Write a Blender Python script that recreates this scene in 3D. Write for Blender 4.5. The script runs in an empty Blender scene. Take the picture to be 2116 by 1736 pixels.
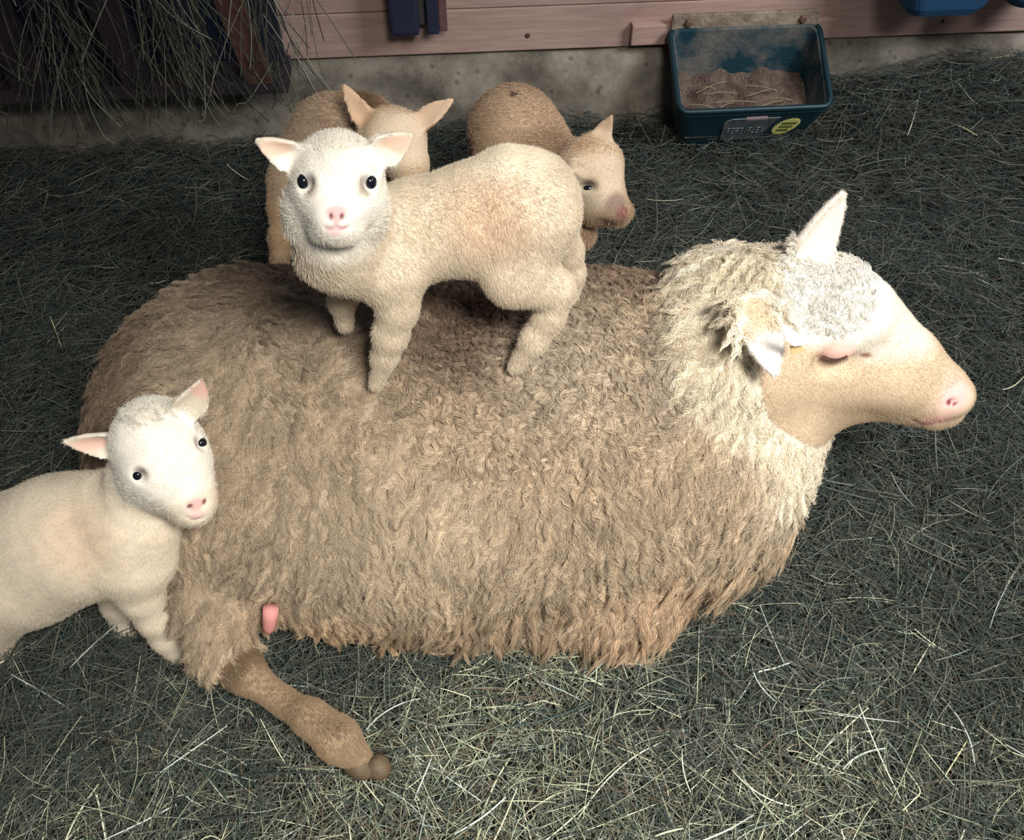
import bpy, math, os
import numpy as np
from mathutils import Vector, Matrix

# ------------------------------------------------------------------ camera, world, light, exposure
SC = bpy.context.scene
COL = SC.collection
FPX, CXP, CYP, CAMZ, PITCH = 1900.0, 1058.0, 868.0, 1.25, math.radians(50)
cam_d = bpy.data.cameras.new('camera'); cam_d.sensor_width = 36.0; cam_d.lens = FPX / 2116 * 36
cam_d.clip_start = 0.02; cam_d.clip_end = 50
cam = bpy.data.objects.new('camera', cam_d); COL.objects.link(cam)
cam.location = (0, 0, CAMZ); cam.rotation_euler = (math.pi / 2 - PITCH, 0, 0)
SC.camera = cam

SC.view_settings.view_transform = 'Standard'
SC.view_settings.look = 'None'
SC.view_settings.gamma = 1.0
SC.view_settings.use_curve_mapping = False
SC.view_settings.exposure = 0.0

world = bpy.data.worlds.new('world'); SC.world = world; world.use_nodes = True
bg = world.node_tree.nodes['Background']
bg.inputs['Color'].default_value = (0.74, 0.84, 1.0, 1); bg.inputs['Strength'].default_value = 0.12


def area_light(name, loc, target, sx, sy, power, color, spread=180):
    l = bpy.data.lights.new(name, 'AREA'); l.shape = 'RECTANGLE'; l.size = sx; l.size_y = sy
    l.energy = power; l.color = color; l.spread = math.radians(spread)
    o = bpy.data.objects.new(name, l); COL.objects.link(o); o.location = loc
    o.rotation_euler = (Vector(target) - Vector(loc)).to_track_quat('-Z', 'Y').to_euler()
    return o


area_light('barn_doorway_light', (0.50, -0.36, 2.00), (0.20, 0.30, 0.0), 0.5, 0.42, 22, (1.0, 0.965, 0.90), 84)
area_light('side_fill_light', (1.9, 0.7, 1.9), (0.7, 2.0, 0.2), 0.8, 0.7, 13, (0.92, 0.95, 1.0), 86)  # unseen fill lamp added on the right to brighten the back wall

rng = np.random.default_rng(7)


# ------------------------------------------------------------------ helpers
def lin(r, g, b):
    c = np.array([r, g, b]) / 255.0
    return np.where(c <= 0.04045, c / 12.92, ((c + 0.055) / 1.055) ** 2.4)


def ray(px, py):
    dx = (px - CXP) / FPX; dy = (CYP - py) / FPX
    s, c = math.sin(PITCH), math.cos(PITCH)
    return np.array([dx, c + dy * s, -s + dy * c])


def W(px, py, Y):
    """the point at distance Y in front of the camera's foot, seen in direction (px, py)"""
    d = ray(px, py); t = Y / d[1]
    return np.array([0, 0, CAMZ]) + d * t


def Rm(rpx, P):
    dep = P[1] * math.cos(PITCH) + (CAMZ - P[2]) * math.sin(PITCH)
    return rpx * dep / FPX


def norm(v):
    return v / (np.linalg.norm(v, axis=-1, keepdims=True) + 1e-12)


def sstep(x):
    x = np.clip(x, 0, 1); return x * x * (3 - 2 * x)


def link(o, parent=None):
    COL.objects.link(o)
    if parent is not None:
        o.parent = parent
    return o


def tag(o, label=None, cat=None, group=None, kind=None):
    if label: o['label'] = label
    if cat: o['category'] = cat
    if group: o['group'] = group
    if kind: o['kind'] = kind
    return o


def empty(name, loc, rz=0):
    o = bpy.data.objects.new(name, None); COL.objects.link(o); o.location = loc; o.rotation_euler = (0, 0, rz)
    o.empty_display_size = 0.05
    return o


def mesh_obj(name, V, F, mat, parent=None, smooth=True, col=None):
    me = bpy.data.meshes.new(name)
    me.from_pydata([tuple(map(float, v)) for v in V], [], [tuple(map(int, f)) for f in F])
    if smooth:
        me.polygons.foreach_set('use_smooth', [True] * len(me.polygons))
    if mat: me.materials.append(mat)
    if col is not None:
        a = me.attributes.new('col', 'FLOAT_COLOR', 'POINT')
        c4 = np.ones((len(V), 4)); c4[:, :3] = col
        a.data.foreach_set('color', c4.ravel().astype(np.float32))
    me.update()
    return link(bpy.data.objects.new(name, me), parent)


def box(cx, cy, cz, sx, sy, sz, bev=0.0):
    """vertices / faces of a box with chamfered edges"""
    import bmesh
    bm = bmesh.new(); bmesh.ops.create_cube(bm, size=1)
    for v in bm.verts:
        v.co = Vector((v.co.x * sx, v.co.y * sy, v.co.z * sz))
    if bev:
        bmesh.ops.bevel(bm, geom=bm.edges[:], offset=bev, segments=2, affect='EDGES', profile=0.6)
    V = [(v.co.x + cx, v.co.y + cy, v.co.z + cz) for v in bm.verts]
    F = [[v.index for v in f.verts] for f in bm.faces]
    bm.free()
    return V, F


def join(*vf):
    V, F = [], []
    for v, f in vf:
        n = len(V); V += list(v); F += [[i + n for i in q] for q in f]
    return V, F


def rrect(w, h, r, n=6):
    pts = []
    for (cx, cy, a0) in ((w / 2 - r, h / 2 - r, 0), (-w / 2 + r, h / 2 - r, 90), (-w / 2 + r, -h / 2 + r, 180), (w / 2 - r, -h / 2 + r, 270)):
        for k in range(n + 1):
            a = math.radians(a0 + 90 * k / n); pts.append((cx + r * math.cos(a), cy + r * math.sin(a)))
    return pts


def loft(rings, cap0=True, cap1=True):
    n = len(rings[0]); V = [p for r in rings for p in r]; F = []
    for i in range(len(rings) - 1):
        for k in range(n):
            a = i * n + k; b = i * n + (k + 1) % n
            F.append([a, b, b + n, a + n])
    if cap0: F.append(list(range(n))[::-1])
    if cap1: F.append([(len(rings) - 1) * n + k for k in range(n)])
    return V, F


def tube(pts, r, n=8):
    pts = [np.array(p, float) for p in pts]; rings = []
    for i, p in enumerate(pts):
        t = norm(pts[min(i + 1, len(pts) - 1)] - pts[max(i - 1, 0)])
        u = np.cross(t, [0, 0, 1.0])
        if np.linalg.norm(u) < 1e-3: u = np.cross(t, [1.0, 0, 0])
        u = norm(u); v = np.cross(t, u)
        ri = r[i] if hasattr(r, '__len__') else r
        rings.append([tuple(p + ri * (math.cos(a) * u + math.sin(a) * v)) for a in np.linspace(0, 2 * math.pi, n, endpoint=False)])
    return loft(rings)


def curves_obj(name, pts, rad, col, mat, parent=None):
    """pts (N,K,3), rad (N,K), col (N,3)"""
    N, K = pts.shape[:2]
    hc = bpy.data.hair_curves.new(name)
    hc.add_curves([K] * N)
    hc.attributes['position'].data.foreach_set('vector', pts.reshape(-1).astype(np.float32))
    a = hc.attributes.get('radius') or hc.attributes.new('radius', 'FLOAT', 'POINT')
    a.data.foreach_set('value', rad.reshape(-1).astype(np.float32))
    a = hc.attributes.new('col', 'FLOAT_COLOR', 'CURVE')
    c4 = np.ones((N, 4), np.float32); c4[:, :3] = np.clip(col, 0, 1)
    a.data.foreach_set('color', c4.ravel())
    hc.materials.append(mat)
    o = bpy.data.objects.new(name, hc)
    return link(o, parent)


# ------------------------------------------------------------------ materials
def new_mat(name):
    m = bpy.data.materials.new(name); m.use_nodes = True
    nt = m.node_tree; return m, nt, nt.nodes['Principled BSDF']


def m_attr(name, rough=0.8, spec=0.2, transl=0.0, sheen=0.0):
    m, nt, b = new_mat(name)
    at = nt.nodes.new('ShaderNodeAttribute'); at.attribute_name = 'col'
    nt.links.new(at.outputs['Color'], b.inputs['Base Color'])
    b.inputs['Roughness'].default_value = rough; b.inputs['Specular IOR Level'].default_value = spec
    if transl:
        tr = nt.nodes.new('ShaderNodeBsdfTranslucent'); mx = nt.nodes.new('ShaderNodeMixShader')
        nt.links.new(at.outputs['Color'], tr.inputs['Color'])
        mx.inputs[0].default_value = transl
        out = nt.nodes['Material Output']
        nt.links.new(b.outputs[0], mx.inputs[1]); nt.links.new(tr.outputs[0], mx.inputs[2])
        nt.links.new(mx.outputs[0], out.inputs['Surface'])
    return m


def m_plain(name, c, rough=0.6, spec=0.4, bump=0, bscale=60, var=0.0, vscale=8, c2=None):
    m, nt, b = new_mat(name)
    b.inputs['Base Color'].default_value = (*c, 1); b.inputs['Roughness'].default_value = rough
    b.inputs['Specular IOR Level'].default_value = spec
    tc = nt.nodes.new('ShaderNodeTexCoord')
    if c2 is not None:
        n = nt.nodes.new('ShaderNodeTexNoise'); n.inputs['Scale'].default_value = vscale; n.inputs['Detail'].default_value = 8
        n.inputs['Roughness'].default_value = 0.65
        r = nt.nodes.new('ShaderNodeValToRGB'); r.color_ramp.elements[0].position = 0.42; r.color_ramp.elements[1].position = 0.62
        r.color_ramp.elements[0].color = (*c, 1); r.color_ramp.elements[1].color = (*c2, 1)
        nt.links.new(tc.outputs['Object'], n.inputs['Vector']); nt.links.new(n.outputs['Fac'], r.inputs[0])
        nt.links.new(r.outputs[0], b.inputs['Base Color'])
    if bump:
        n = nt.nodes.new('ShaderNodeTexNoise'); n.inputs['Scale'].default_value = bscale; n.inputs['Detail'].default_value = 6
        bp = nt.nodes.new('ShaderNodeBump'); bp.inputs['Strength'].default_value = bump; bp.inputs['Distance'].default_value = 0.01
        nt.links.new(tc.outputs['Object'], n.inputs['Vector']); nt.links.new(n.outputs['Fac'], bp.inputs['Height'])
        nt.links.new(bp.outputs[0], b.inputs['Normal'])
    return m


M_FUR = m_attr('fur', 0.9, 0.1, 0.22)
M_SKIN = m_attr('skin', 0.75, 0.25)
M_HAY = m_attr('hay', 0.75, 0.2, 0.2)
M_EYE = m_plain('eye', lin(14, 16, 24), 0.06, 0.8)
M_HOOF = m_plain('hoof', lin(96, 80, 62), 0.6, 0.3, 0.3, 80)
M_LASH = m_plain('lash', lin(70, 50, 44), 0.8, 0.2)
M_TAG = m_plain('tag_plastic', lin(246, 246, 250), 0.35, 0.4)
M_TAGY = m_plain('tag_yellow', lin(240, 205, 150), 0.35, 0.4)

# ------------------------------------------------------------------ signed distance bodies


class Body:
    def __init__(s, axes):
        s.ax = [np.asarray(a, float) for a in axes]
        s.D = np.full([len(a) for a in s.ax], 0.5, np.float32)

    def _sl(s, lo, hi):
        out = []
        for a, l, h in zip(s.ax, lo, hi):
            i0 = max(0, np.searchsorted(a, l) - 1); i1 = min(len(a), np.searchsorted(a, h) + 1)
            out.append(slice(i0, max(i1, i0 + 1)))
        return tuple(out)

    def _apply(s, fn, lo, hi, k, mode):
        m = k + 0.02
        sl = s._sl(np.array(lo) - m, np.array(hi) + m)
        X, Y, Z = np.meshgrid(s.ax[0][sl[0]], s.ax[1][sl[1]], s.ax[2][sl[2]], indexing='ij')
        P = np.stack([X, Y, Z], -1).astype(np.float32)
        d = fn(P).astype(np.float32); D = s.D[sl]
        if mode == 'sub':
            d = -d
            h = np.clip(0.5 - 0.5 * (D - d) / k, 0, 1)
            s.D[sl] = D * (1 - h) + d * h + k * h * (1 - h)
        else:
            h = np.clip(0.5 + 0.5 * (d - D) / k, 0, 1)
            s.D[sl] = d * (1 - h) + D * h - k * h * (1 - h)

    def cone(s, a, ra, b, rb, k=0.02, mode='add'):
        a = np.array(a, float); b = np.array(b, float); ab = b - a; L2 = ab @ ab + 1e-12

        def fn(P):
            t = np.clip(((P - a) @ ab) / L2, 0, 1)
            return np.linalg.norm(P - a - t[..., None] * ab, axis=-1) - (ra + (rb - ra) * t)
        r = max(ra, rb)
        s._apply(fn, np.minimum(a, b) - r, np.maximum(a, b) + r, k, mode)

    def ell(s, c, r, ax=None, k=0.02, mode='add'):
        c = np.array(c, float); r = np.array(r, float); A = np.eye(3) if ax is None else np.array(ax, float)

        def fn(P):
            q = (P - c) @ A.T
            k0 = np.linalg.norm(q / r, axis=-1); k1 = np.linalg.norm(q / (r * r), axis=-1) + 1e-9
            return k0 * (k0 - 1) / k1
        e = np.sqrt(((A * r[:, None]) ** 2).sum(0))
        s._apply(fn, c - e, c + e, k, mode)

    def chain(s, pts, k=0.02):
        """pts: (px, py, Y, rpx)"""
        W_ = [W(*p[:3]) for p in pts]; R_ = [Rm(p[3], w) for p, w in zip(pts, W_)]
        if len(pts) == 1:
            s.cone(W_[0], R_[0], W_[0] + 1e-4, R_[0], k)
        for i in range(len(pts) - 1):
            s.cone(W_[i], R_[i], W_[i + 1], R_[i + 1], k if i == 0 else min(k, 0.012))

    def ear(s, base, tip, nrm, w, th=0.0045, cup=0.5, k=0.008):
        """leaf shaped ear between two points, hollow towards nrm"""
        base = np.array(base, float); tip = np.array(tip, float)
        a = tip - base; L = np.linalg.norm(a); a = a / L
        n = np.array(nrm, float); n = n - (n @ a) * a; n = n / np.linalg.norm(n); b = np.cross(n, a)
        A = np.array([a, b, n])
        c = base + a * L * 0.45

        def fn(P):
            q = (P - base) @ A.T
            t = np.clip(q[..., 0] / L, -0.1, 1.0)
            tc = np.clip(t, 0, 1); hw = w * (0.62 + 0.38 * sstep(tc / 0.35)) * np.maximum((1 - tc ** 1.6) ** 0.75, 0.08)
            bow = cup * (q[..., 1] ** 2) / w - cup * w * 0.5 * (1 - t)
            dz = np.abs(q[..., 2] - bow) - th * (1 - 0.45 * np.clip(t, 0, 1))
            dy = np.abs(q[..., 1]) - hw
            dx = np.maximum(q[..., 0] - L, -q[..., 0] - 0.1 * L)
            return np.maximum(np.maximum(dz, dy * 0.8), dx) - 0.0015
        r = w + 0.01
        s._apply(fn, np.minimum(base, tip) - r, np.maximum(base, tip) + r, k, 'add')

    def probe(s):
        V, F, N = s.mesh()
        from mathutils.bvhtree import BVHTree as T_
        t = T_.FromPolygons([tuple(v) for v in V], [tuple(map(int, f)) for f in F])

        def S(px, py, deep=0.0):
            d = Vector(ray(px, py)).normalized()
            loc = t.ray_cast(Vector((0, 0, CAMZ)), d)[0]
            return None if loc is None else np.array(loc) + np.array(d) * deep
        return S

    def mesh(s):
        """surface nets"""
        D = s.D; sg = D < 0
        nx, ny, nz = D.shape
        acc = np.zeros((nx - 1, ny - 1, nz - 1, 3), np.float32); cnt = np.zeros((nx - 1, ny - 1, nz - 1), np.float32)
        offs = {0: [(0, j, k) for j in (0, 1) for k in (0, 1)], 1: [(i, 0, k) for i in (0, 1) for k in (0, 1)], 2: [(i, j, 0) for i in (0, 1) for j in (0, 1)]}
        crossing = []
        for ax in range(3):
            sh = [nx, ny, nz]; sh[ax] -= 1
            a = [slice(0, sh[0]), slice(0, sh[1]), slice(0, sh[2])]; b = list(a); b[ax] = slice(1, sh[ax] + 1)
            ch = sg[tuple(a)] != sg[tuple(b)]
            I = np.argwhere(ch); J = I.copy(); J[:, ax] += 1
            d0 = D[tuple(I.T)]; d1 = D[tuple(J.T)]; t = d0 / (d0 - d1)
            P = np.stack([s.ax[q][I[:, q]] for q in range(3)], -1)
            P[:, ax] += t * (s.ax[ax][J[:, ax]] - s.ax[ax][I[:, ax]])
            crossing.append((I, sg[tuple(I.T)]))
            for o in offs[ax]:
                C = I - np.array(o)
                ok = np.all(C >= 0, 1) & (C[:, 0] < nx - 1) & (C[:, 1] < ny - 1) & (C[:, 2] < nz - 1)
                np.add.at(acc, tuple(C[ok].T), P[ok]); np.add.at(cnt, tuple(C[ok].T), 1)
        idx = -np.ones(cnt.shape, np.int64); cells = np.argwhere(cnt > 0)
        idx[tuple(cells.T)] = np.arange(len(cells))
        V = (acc[tuple(cells.T)] / cnt[tuple(cells.T)][:, None]).astype(float)
        F = []
        for ax in range(3):
            I, ins = crossing[ax]
            o1, o2 = [q for q in range(3) if q != ax]
            ok = (I[:, o1] > 0) & (I[:, o2] > 0) & (I[:, o1] < D.shape[o1] - 1) & (I[:, o2] < D.shape[o2] - 1)
            I = I[ok]; ins = ins[ok]

            def c(a_, b_):
                Q = I.copy(); Q[:, o1] -= a_; Q[:, o2] -= b_
                return idx[tuple(Q.T)]
            q = np.stack([c(1, 1), c(0, 1), c(0, 0), c(1, 0)], -1)
            flip = ins if ax != 1 else ~ins
            q[~flip] = q[~flip][:, ::-1]
            F.append(q)
        F = np.concatenate(F); F = F[(F >= 0).all(1)]
        # two rounds of light smoothing
        for _ in range(2):
            S = np.zeros_like(V); n = np.zeros(len(V))
            for a_, b_ in ((0, 1), (1, 2), (2, 3), (3, 0)):
                np.add.at(S, F[:, a_], V[F[:, b_]]); np.add.at(n, F[:, a_], 1)
            V = V * 0.6 + 0.4 * S / np.maximum(n, 1)[:, None]
        N = np.zeros_like(V); fn = np.cross(V[F[:, 2]] - V[F[:, 0]], V[F[:, 3]] - V[F[:, 1]])
        for q in range(4): np.add.at(N, F[:, q], fn)
        return V, F, norm(N)


def grid(lo, hi, fine, h, hf):
    """axis with step h, and hf inside the fine interval"""
    out = [lo]
    while out[-1] < hi:
        x = out[-1]; d = 0 if fine[0] <= x <= fine[1] else min(abs(x - fine[0]), abs(x - fine[1]))
        out.append(x + min(h, hf + d * 0.12))
    return np.array(out)


def field(P, base, spots):
    """blend of soft spots (centre, radius, value[, softness])"""
    base = np.asarray(base, float)
    val = np.broadcast_to(base, (len(P),) + base.shape).copy() if base.ndim else np.full(len(P), float(base))
    for sp in spots:
        c, r, v = sp[:3]; soft = sp[3] if len(sp) > 3 else 0.5
        c = np.asarray(c, float); r = np.asarray(r, float)
        d = np.linalg.norm((P - c) / r, axis=1)
        w = sstep((1 - d) / soft)
        val = val * (1 - (w[:, None] if base.ndim else w)) + np.asarray(v, float) * (w[:, None] if base.ndim else w)
    return val


class Skin:
    def __init__(s, V, F, N):
        T = np.concatenate([F[:, [0, 1, 2]], F[:, [0, 2, 3]]])
        a, b, c = V[T[:, 0]], V[T[:, 1]], V[T[:, 2]]
        s.V, s.N, s.T = V, N, T
        s.area = 0.5 * np.linalg.norm(np.cross(b - a, c - a), axis=1)
        s.cen = (a + b + c) / 3; s.nc = norm(N[T].mean(1))

    def sample(s, n, dens=None, rng=rng):
        w = s.area.copy()
        vis = (s.nc * norm(np.array([0, 0, CAMZ]) - s.cen)).sum(1)
        w *= np.where(vis > -0.55, 1, 0.0)
        if dens is not None: w = w * dens
        w /= w.sum()
        i = rng.choice(len(w), n, p=w)
        u = np.sqrt(rng.random(n)); v = rng.random(n)
        B = np.stack([1 - u, u * (1 - v), u * v], -1)[:, :, None]
        T = s.T[i]
        return (s.V[T] * B).sum(1), norm((s.N[T] * B).sum(1)), i


def fur(name, skin, n, lenf, colf, flowf, parent, rad=0.0003, lift=0.35, K=4, jit=0.25, dens=None, cjit=0.06, curl=0.0, mat=None):
    if dens is None:
        L0 = lenf(skin.cen); dens = np.where(L0 > 0.0012, 1.0, 0.0)
    P, N, _ = skin.sample(n, dens)
    L = lenf(P) * rng.uniform(0.6, 1.15, n)
    fl = flowf(P); fl = fl - (fl * N).sum(1, keepdims=True) * N
    t = norm(fl + rng.normal(0, jit, (n, 3)))
    t = norm(t - (t * N).sum(1, keepdims=True) * N)
    lf = np.clip(lift + rng.normal(0, 0.12, n), 0.08, 0.95)[:, None]
    d0 = norm(t * (1 - lf) + N * lf)
    b = np.cross(N, t); ph = rng.random(n) * 6.28
    s = np.linspace(0, 1, K); pts = np.zeros((n, K, 3))
    for k in range(K):
        pts[:, k] = P - N * 0.0012 + d0 * (L * s[k])[:, None] + (t * 0.25 - N * 0.12) * (L * s[k] ** 2)[:, None]
        if curl:
            pts[:, k] += (np.cos(ph + s[k] * 9)[:, None] * b + np.sin(ph + s[k] * 9)[:, None] * N) * (curl * s[k])
    r = np.outer(np.full(n, rad), 1 - 0.7 * s) * np.clip(L / 0.008, 0.7, 1.6)[:, None]
    c = colf(P) * (1 + rng.normal(0, cjit, n))[:, None]
    return curves_obj(name, pts, r, c, mat or M_FUR, parent)


def locks(name, skin, n, m, lenf, colf, flowf, ampf, radf, parent, K=9, rad=0.00034, lift=0.3, floor_z=None, dens=None, waves=(2.0, 3.2), tip=0.25):
    P, N, _ = skin.sample(n, dens)
    L = lenf(P) * rng.uniform(0.7, 1.2, n)
    fl = flowf(P); fl = fl - (fl * N).sum(1, keepdims=True) * N
    t = norm(norm(fl) + rng.normal(0, 0.28, (n, 3))); t = norm(t - (t * N).sum(1, keepdims=True) * N)
    lf = np.clip(lift + rng.normal(0, 0.1, n), 0.1, 0.9)[:, None]
    d0 = norm(t * (1 - lf) + N * lf); b = np.cross(N, t)
    amp = ampf(P) * rng.uniform(0.6, 1.3, n); R = radf(P) * rng.uniform(0.8, 1.3, n)
    fr = rng.uniform(*waves, n); ph = rng.random(n) * 6.28; hel = rng.uniform(0.3, 0.9, n) * rng.choice([-1, 1], n)
    col = colf(P) * (1 + rng.normal(0, 0.16, n))[:, None]
    # strands
    I = np.repeat(np.arange(n), m); q = len(I)
    a = rng.random(q) * 6.28; rr = np.sqrt(rng.random(q))
    off = (np.cos(a) * rr)[:, None] * b[I] + (np.sin(a) * rr)[:, None] * np.cross(N, b)[I]
    off = off * R[I][:, None] + N[I] * rng.normal(0, 0.12, q)[:, None] * R[I][:, None]
    Ls = L[I] * rng.uniform(0.75, 1.1, q); dph = rng.normal(0, 0.22, q)
    stray = rng.random(q) < 0.09; tp = np.where(stray, 1.5, tip); walk = np.zeros((q, 3))
    s = np.linspace(0, 1, K); pts = np.zeros((q, K, 3)); droop = np.array([0, 0, -1.0])
    for k in range(K):
        x = s[k]
        w = ph[I] + dph + 6.283 * fr[I] * x
        pk = P[I] - N[I] * 0.004 + d0[I] * (Ls * x)[:, None] + (t[I] * 0.3 - N[I] * 0.28 + droop * 0.15) * (Ls * x * x)[:, None]
        pk += off * (1 - (1 - tp) * x ** 1.2)[:, None]
        walk += rng.normal(0, 1, (q, 3)) * (np.where(stray, 0.0008, 0.00020) * min(1, amp[0] / 0.0012))[:, None]; pk += walk
        pk += (np.cos(w)[:, None] * b[I] + (np.sin(w) * hel[I])[:, None] * N[I]) * (amp[I] * min(1, x * 2.5))[:, None]
        pts[:, k] = pk
    if floor_z is not None:
        pts[:, :, 2] = np.maximum(pts[:, :, 2], floor_z)
    r = np.full((q, 1), rad) * (1 - 0.55 * s)[None]
    c = col[I] * (1 + rng.normal(0, 0.12, q))[:, None]
    c[stray] *= 1.12
    return curves_obj(name, pts, r, c, M_FUR, parent)


def eyeball(parent, c, r, squash=(1, 1, 1), name='eye', mat=None):
    V, F = [], []
    nu, nv = 20, 12
    for i in range(nv + 1):
        for j in range(nu):
            th = math.pi * i / nv; a = 2 * math.pi * j / nu
            V.append((c[0] + r * squash[0] * math.sin(th) * math.cos(a), c[1] + r * squash[1] * math.sin(th) * math.sin(a), c[2] + r * squash[2] * math.cos(th)))
    for i in range(nv):
        for j in range(nu):
            F.append([i * nu + j, (i + 1) * nu + j, (i + 1) * nu + (j + 1) % nu, i * nu + (j + 1) % nu])
    return mesh_obj(name, V, F, mat or M_EYE, parent)


def const_flow(v):
    v = np.array(v, float)
    return lambda P: np.broadcast_to(v, P.shape).copy()


WHITE = np.array([0.88, 0.82, 0.70]); CREAM = np.array([0.80, 0.68, 0.50]); PINK = lin(232, 186, 176); SKINW = lin(240, 214, 190)



# ================================================================== the setting
WY0, WK = 1.97, 0.077
WA = math.atan(WK)


def wall_pt(u, v, z):
    return (u * math.cos(WA) + v * math.sin(WA), WY0 + u * math.sin(WA) - v * math.cos(WA), z)


def to_wall(V):
    return [wall_pt(*v) for v in V]


def ground_z(x, y):
    m = 0.105 * sstep((y - 1.50) / 0.45) * sstep((x - 0.45) / 0.5)
    m = m + 0.03 * sstep((y - 1.7) / 0.3) * sstep((x + 0.3) / 0.3)
    n = 0.010 * np.sin(x * 7.1 + 1.3 * np.sin(y * 5)) * np.cos(y * 8.3 + x * 2) + 0.006 * np.sin(x * 19 + y * 13)
    return m + n


# floor: matted bedding under the loose hay
xs = np.linspace(-2.4, 2.4, 121); ys = np.linspace(-0.6, 2.35, 80)
V = [(x, y, float(ground_z(x, y)) - 0.004) for y in ys for x in xs]
F = [[j * 121 + i, j * 121 + i + 1, (j + 1) * 121 + i + 1, (j + 1) * 121 + i] for j in range(79) for i in range(120)]
m, nt, b = new_mat('matted_bedding')
tc = nt.nodes.new('ShaderNodeTexCoord'); n1 = nt.nodes.new('ShaderNodeTexNoise'); n1.inputs['Scale'].default_value = 60; n1.inputs['Detail'].default_value = 8
mp = nt.nodes.new('ShaderNodeMapping'); mp.inputs['Scale'].default_value = (1, 2.4, 1)
r = nt.nodes.new('ShaderNodeValToRGB'); r.color_ramp.elements[0].color = (*lin(22, 24, 22), 1); r.color_ramp.elements[1].color = (*lin(62, 60, 50), 1)
r.color_ramp.elements[0].position = 0.4; r.color_ramp.elements[1].position = 0.7
nt.links.new(tc.outputs['Object'], mp.inputs[0]); nt.links.new(mp.outputs[0], n1.inputs['Vector'])
nt.links.new(n1.outputs['Fac'], r.inputs[0]); nt.links.new(r.outputs[0], b.inputs['Base Color'])
b.inputs['Roughness'].default_value = 0.95; b.inputs['Specular IOR Level'].default_value = 0.05
tag(mesh_obj('floor', V, F, m), kind='structure')


DIM_HAY = [lin(84, 92, 84), lin(66, 80, 76), lin(92, 90, 82), lin(58, 64, 62), lin(120, 122, 110)]  # hay tones for the rear, with the dim bluish light there mixed in


def hay(n, x0, x1, y0, y1, zmax, L0, L1, r0, r1, pal, incl=0.14, K=5, bend=0.35, keep=None):
    cx = rng.uniform(x0, x1, n); cy = rng.uniform(y0, y1, n)
    if keep is not None:
        k = keep(cx, cy); cx, cy = cx[k], cy[k]; n = len(cx)
    h = rng.random(n) ** 0.8 * zmax
    a = rng.random(n) * 6.283; L = rng.uniform(L0, L1, n) * rng.uniform(0.5, 1, n)
    inc = rng.normal(0, incl, n); bd = rng.normal(0, bend, n); bz = rng.normal(0.0, 0.12, n)
    kink = rng.random(n) < 0.18; kp = rng.uniform(0.3, 0.7, n); ka = rng.normal(0, 0.8, n)
    s = np.linspace(-0.5, 0.5, K); pts = np.zeros((n, K, 3))
    x = np.zeros(n); y = np.zeros(n); z = np.zeros(n)
    for k in range(K):
        ang = a + bd * s[k] * 2 + np.where(kink & (s[k] + 0.5 > kp), ka, 0)
        if k:
            ds = L / (K - 1)
            x = x + np.cos(ang) * ds; y = y + np.sin(ang) * ds
        z = inc * L * s[k] - bz * L * (s[k] ** 2) * 2
        pts[:, k, 0] = x; pts[:, k, 1] = y; pts[:, k, 2] = z
    c0 = pts[:, K // 2, :2].copy()
    pts[:, :, 0] += (cx - c0[:, 0])[:, None]; pts[:, :, 1] += (cy - c0[:, 1])[:, None]
    pts[:, :, 2] += (h + ground_z(cx, cy))[:, None]
    pts[:, :, 2] = np.maximum(pts[:, :, 2], ground_z(pts[:, :, 0], pts[:, :, 1]) + 0.001)
    lim = WY0 + WK * pts[:, :, 0] - 0.035
    pts[:, :, 1] = np.minimum(pts[:, :, 1], lim)
    r = rng.uniform(r0, r1, n)[:, None] * np.array([0.7] + [1] * (K - 2) + [0.5])[None]
    pal_c, pal_w = pal
    c = np.array(pal_c)[rng.choice(len(pal_c), n, p=np.array(pal_w) / sum(pal_w))]
    # hay darkens towards the back: partly its own tone, partly dim light painted in
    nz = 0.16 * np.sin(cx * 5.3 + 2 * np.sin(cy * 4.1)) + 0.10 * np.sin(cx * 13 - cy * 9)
    pale_share = np.clip(sstep((0.78 + 0.12 * cx + nz - cy) / 0.60), 0.04, 1) * 0.62
    dim = rng.random(n) > pale_share
    c[dim] = np.array(DIM_HAY)[rng.choice(len(DIM_HAY), dim.sum())]
    c = c * rng.uniform(0.7, 1.25, n)[:, None]
    return pts, r, c


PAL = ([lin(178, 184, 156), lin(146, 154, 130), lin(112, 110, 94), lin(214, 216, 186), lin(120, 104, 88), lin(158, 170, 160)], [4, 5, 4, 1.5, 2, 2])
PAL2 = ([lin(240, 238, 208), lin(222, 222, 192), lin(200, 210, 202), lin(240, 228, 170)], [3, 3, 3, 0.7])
inview = lambda x, y: (np.abs(x) < 0.34 + 0.66 * np.sqrt(y ** 2 + 0.9)) & (y < WY0 + WK * x - 0.03)
near = lambda x, y: inview(x, y) & (rng.random(len(x)) < np.clip(1.25 - 0.35 * y, 0.3, 1))
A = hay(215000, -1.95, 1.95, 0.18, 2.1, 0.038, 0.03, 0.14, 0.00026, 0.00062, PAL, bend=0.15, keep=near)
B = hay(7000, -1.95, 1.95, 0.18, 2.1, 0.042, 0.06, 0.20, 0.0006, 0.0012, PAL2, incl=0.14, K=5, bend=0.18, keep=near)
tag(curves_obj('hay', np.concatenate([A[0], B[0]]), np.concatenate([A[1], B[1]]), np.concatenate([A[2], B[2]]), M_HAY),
    'loose grey-green hay bedding covering the whole floor', 'hay', kind='stuff')

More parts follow.
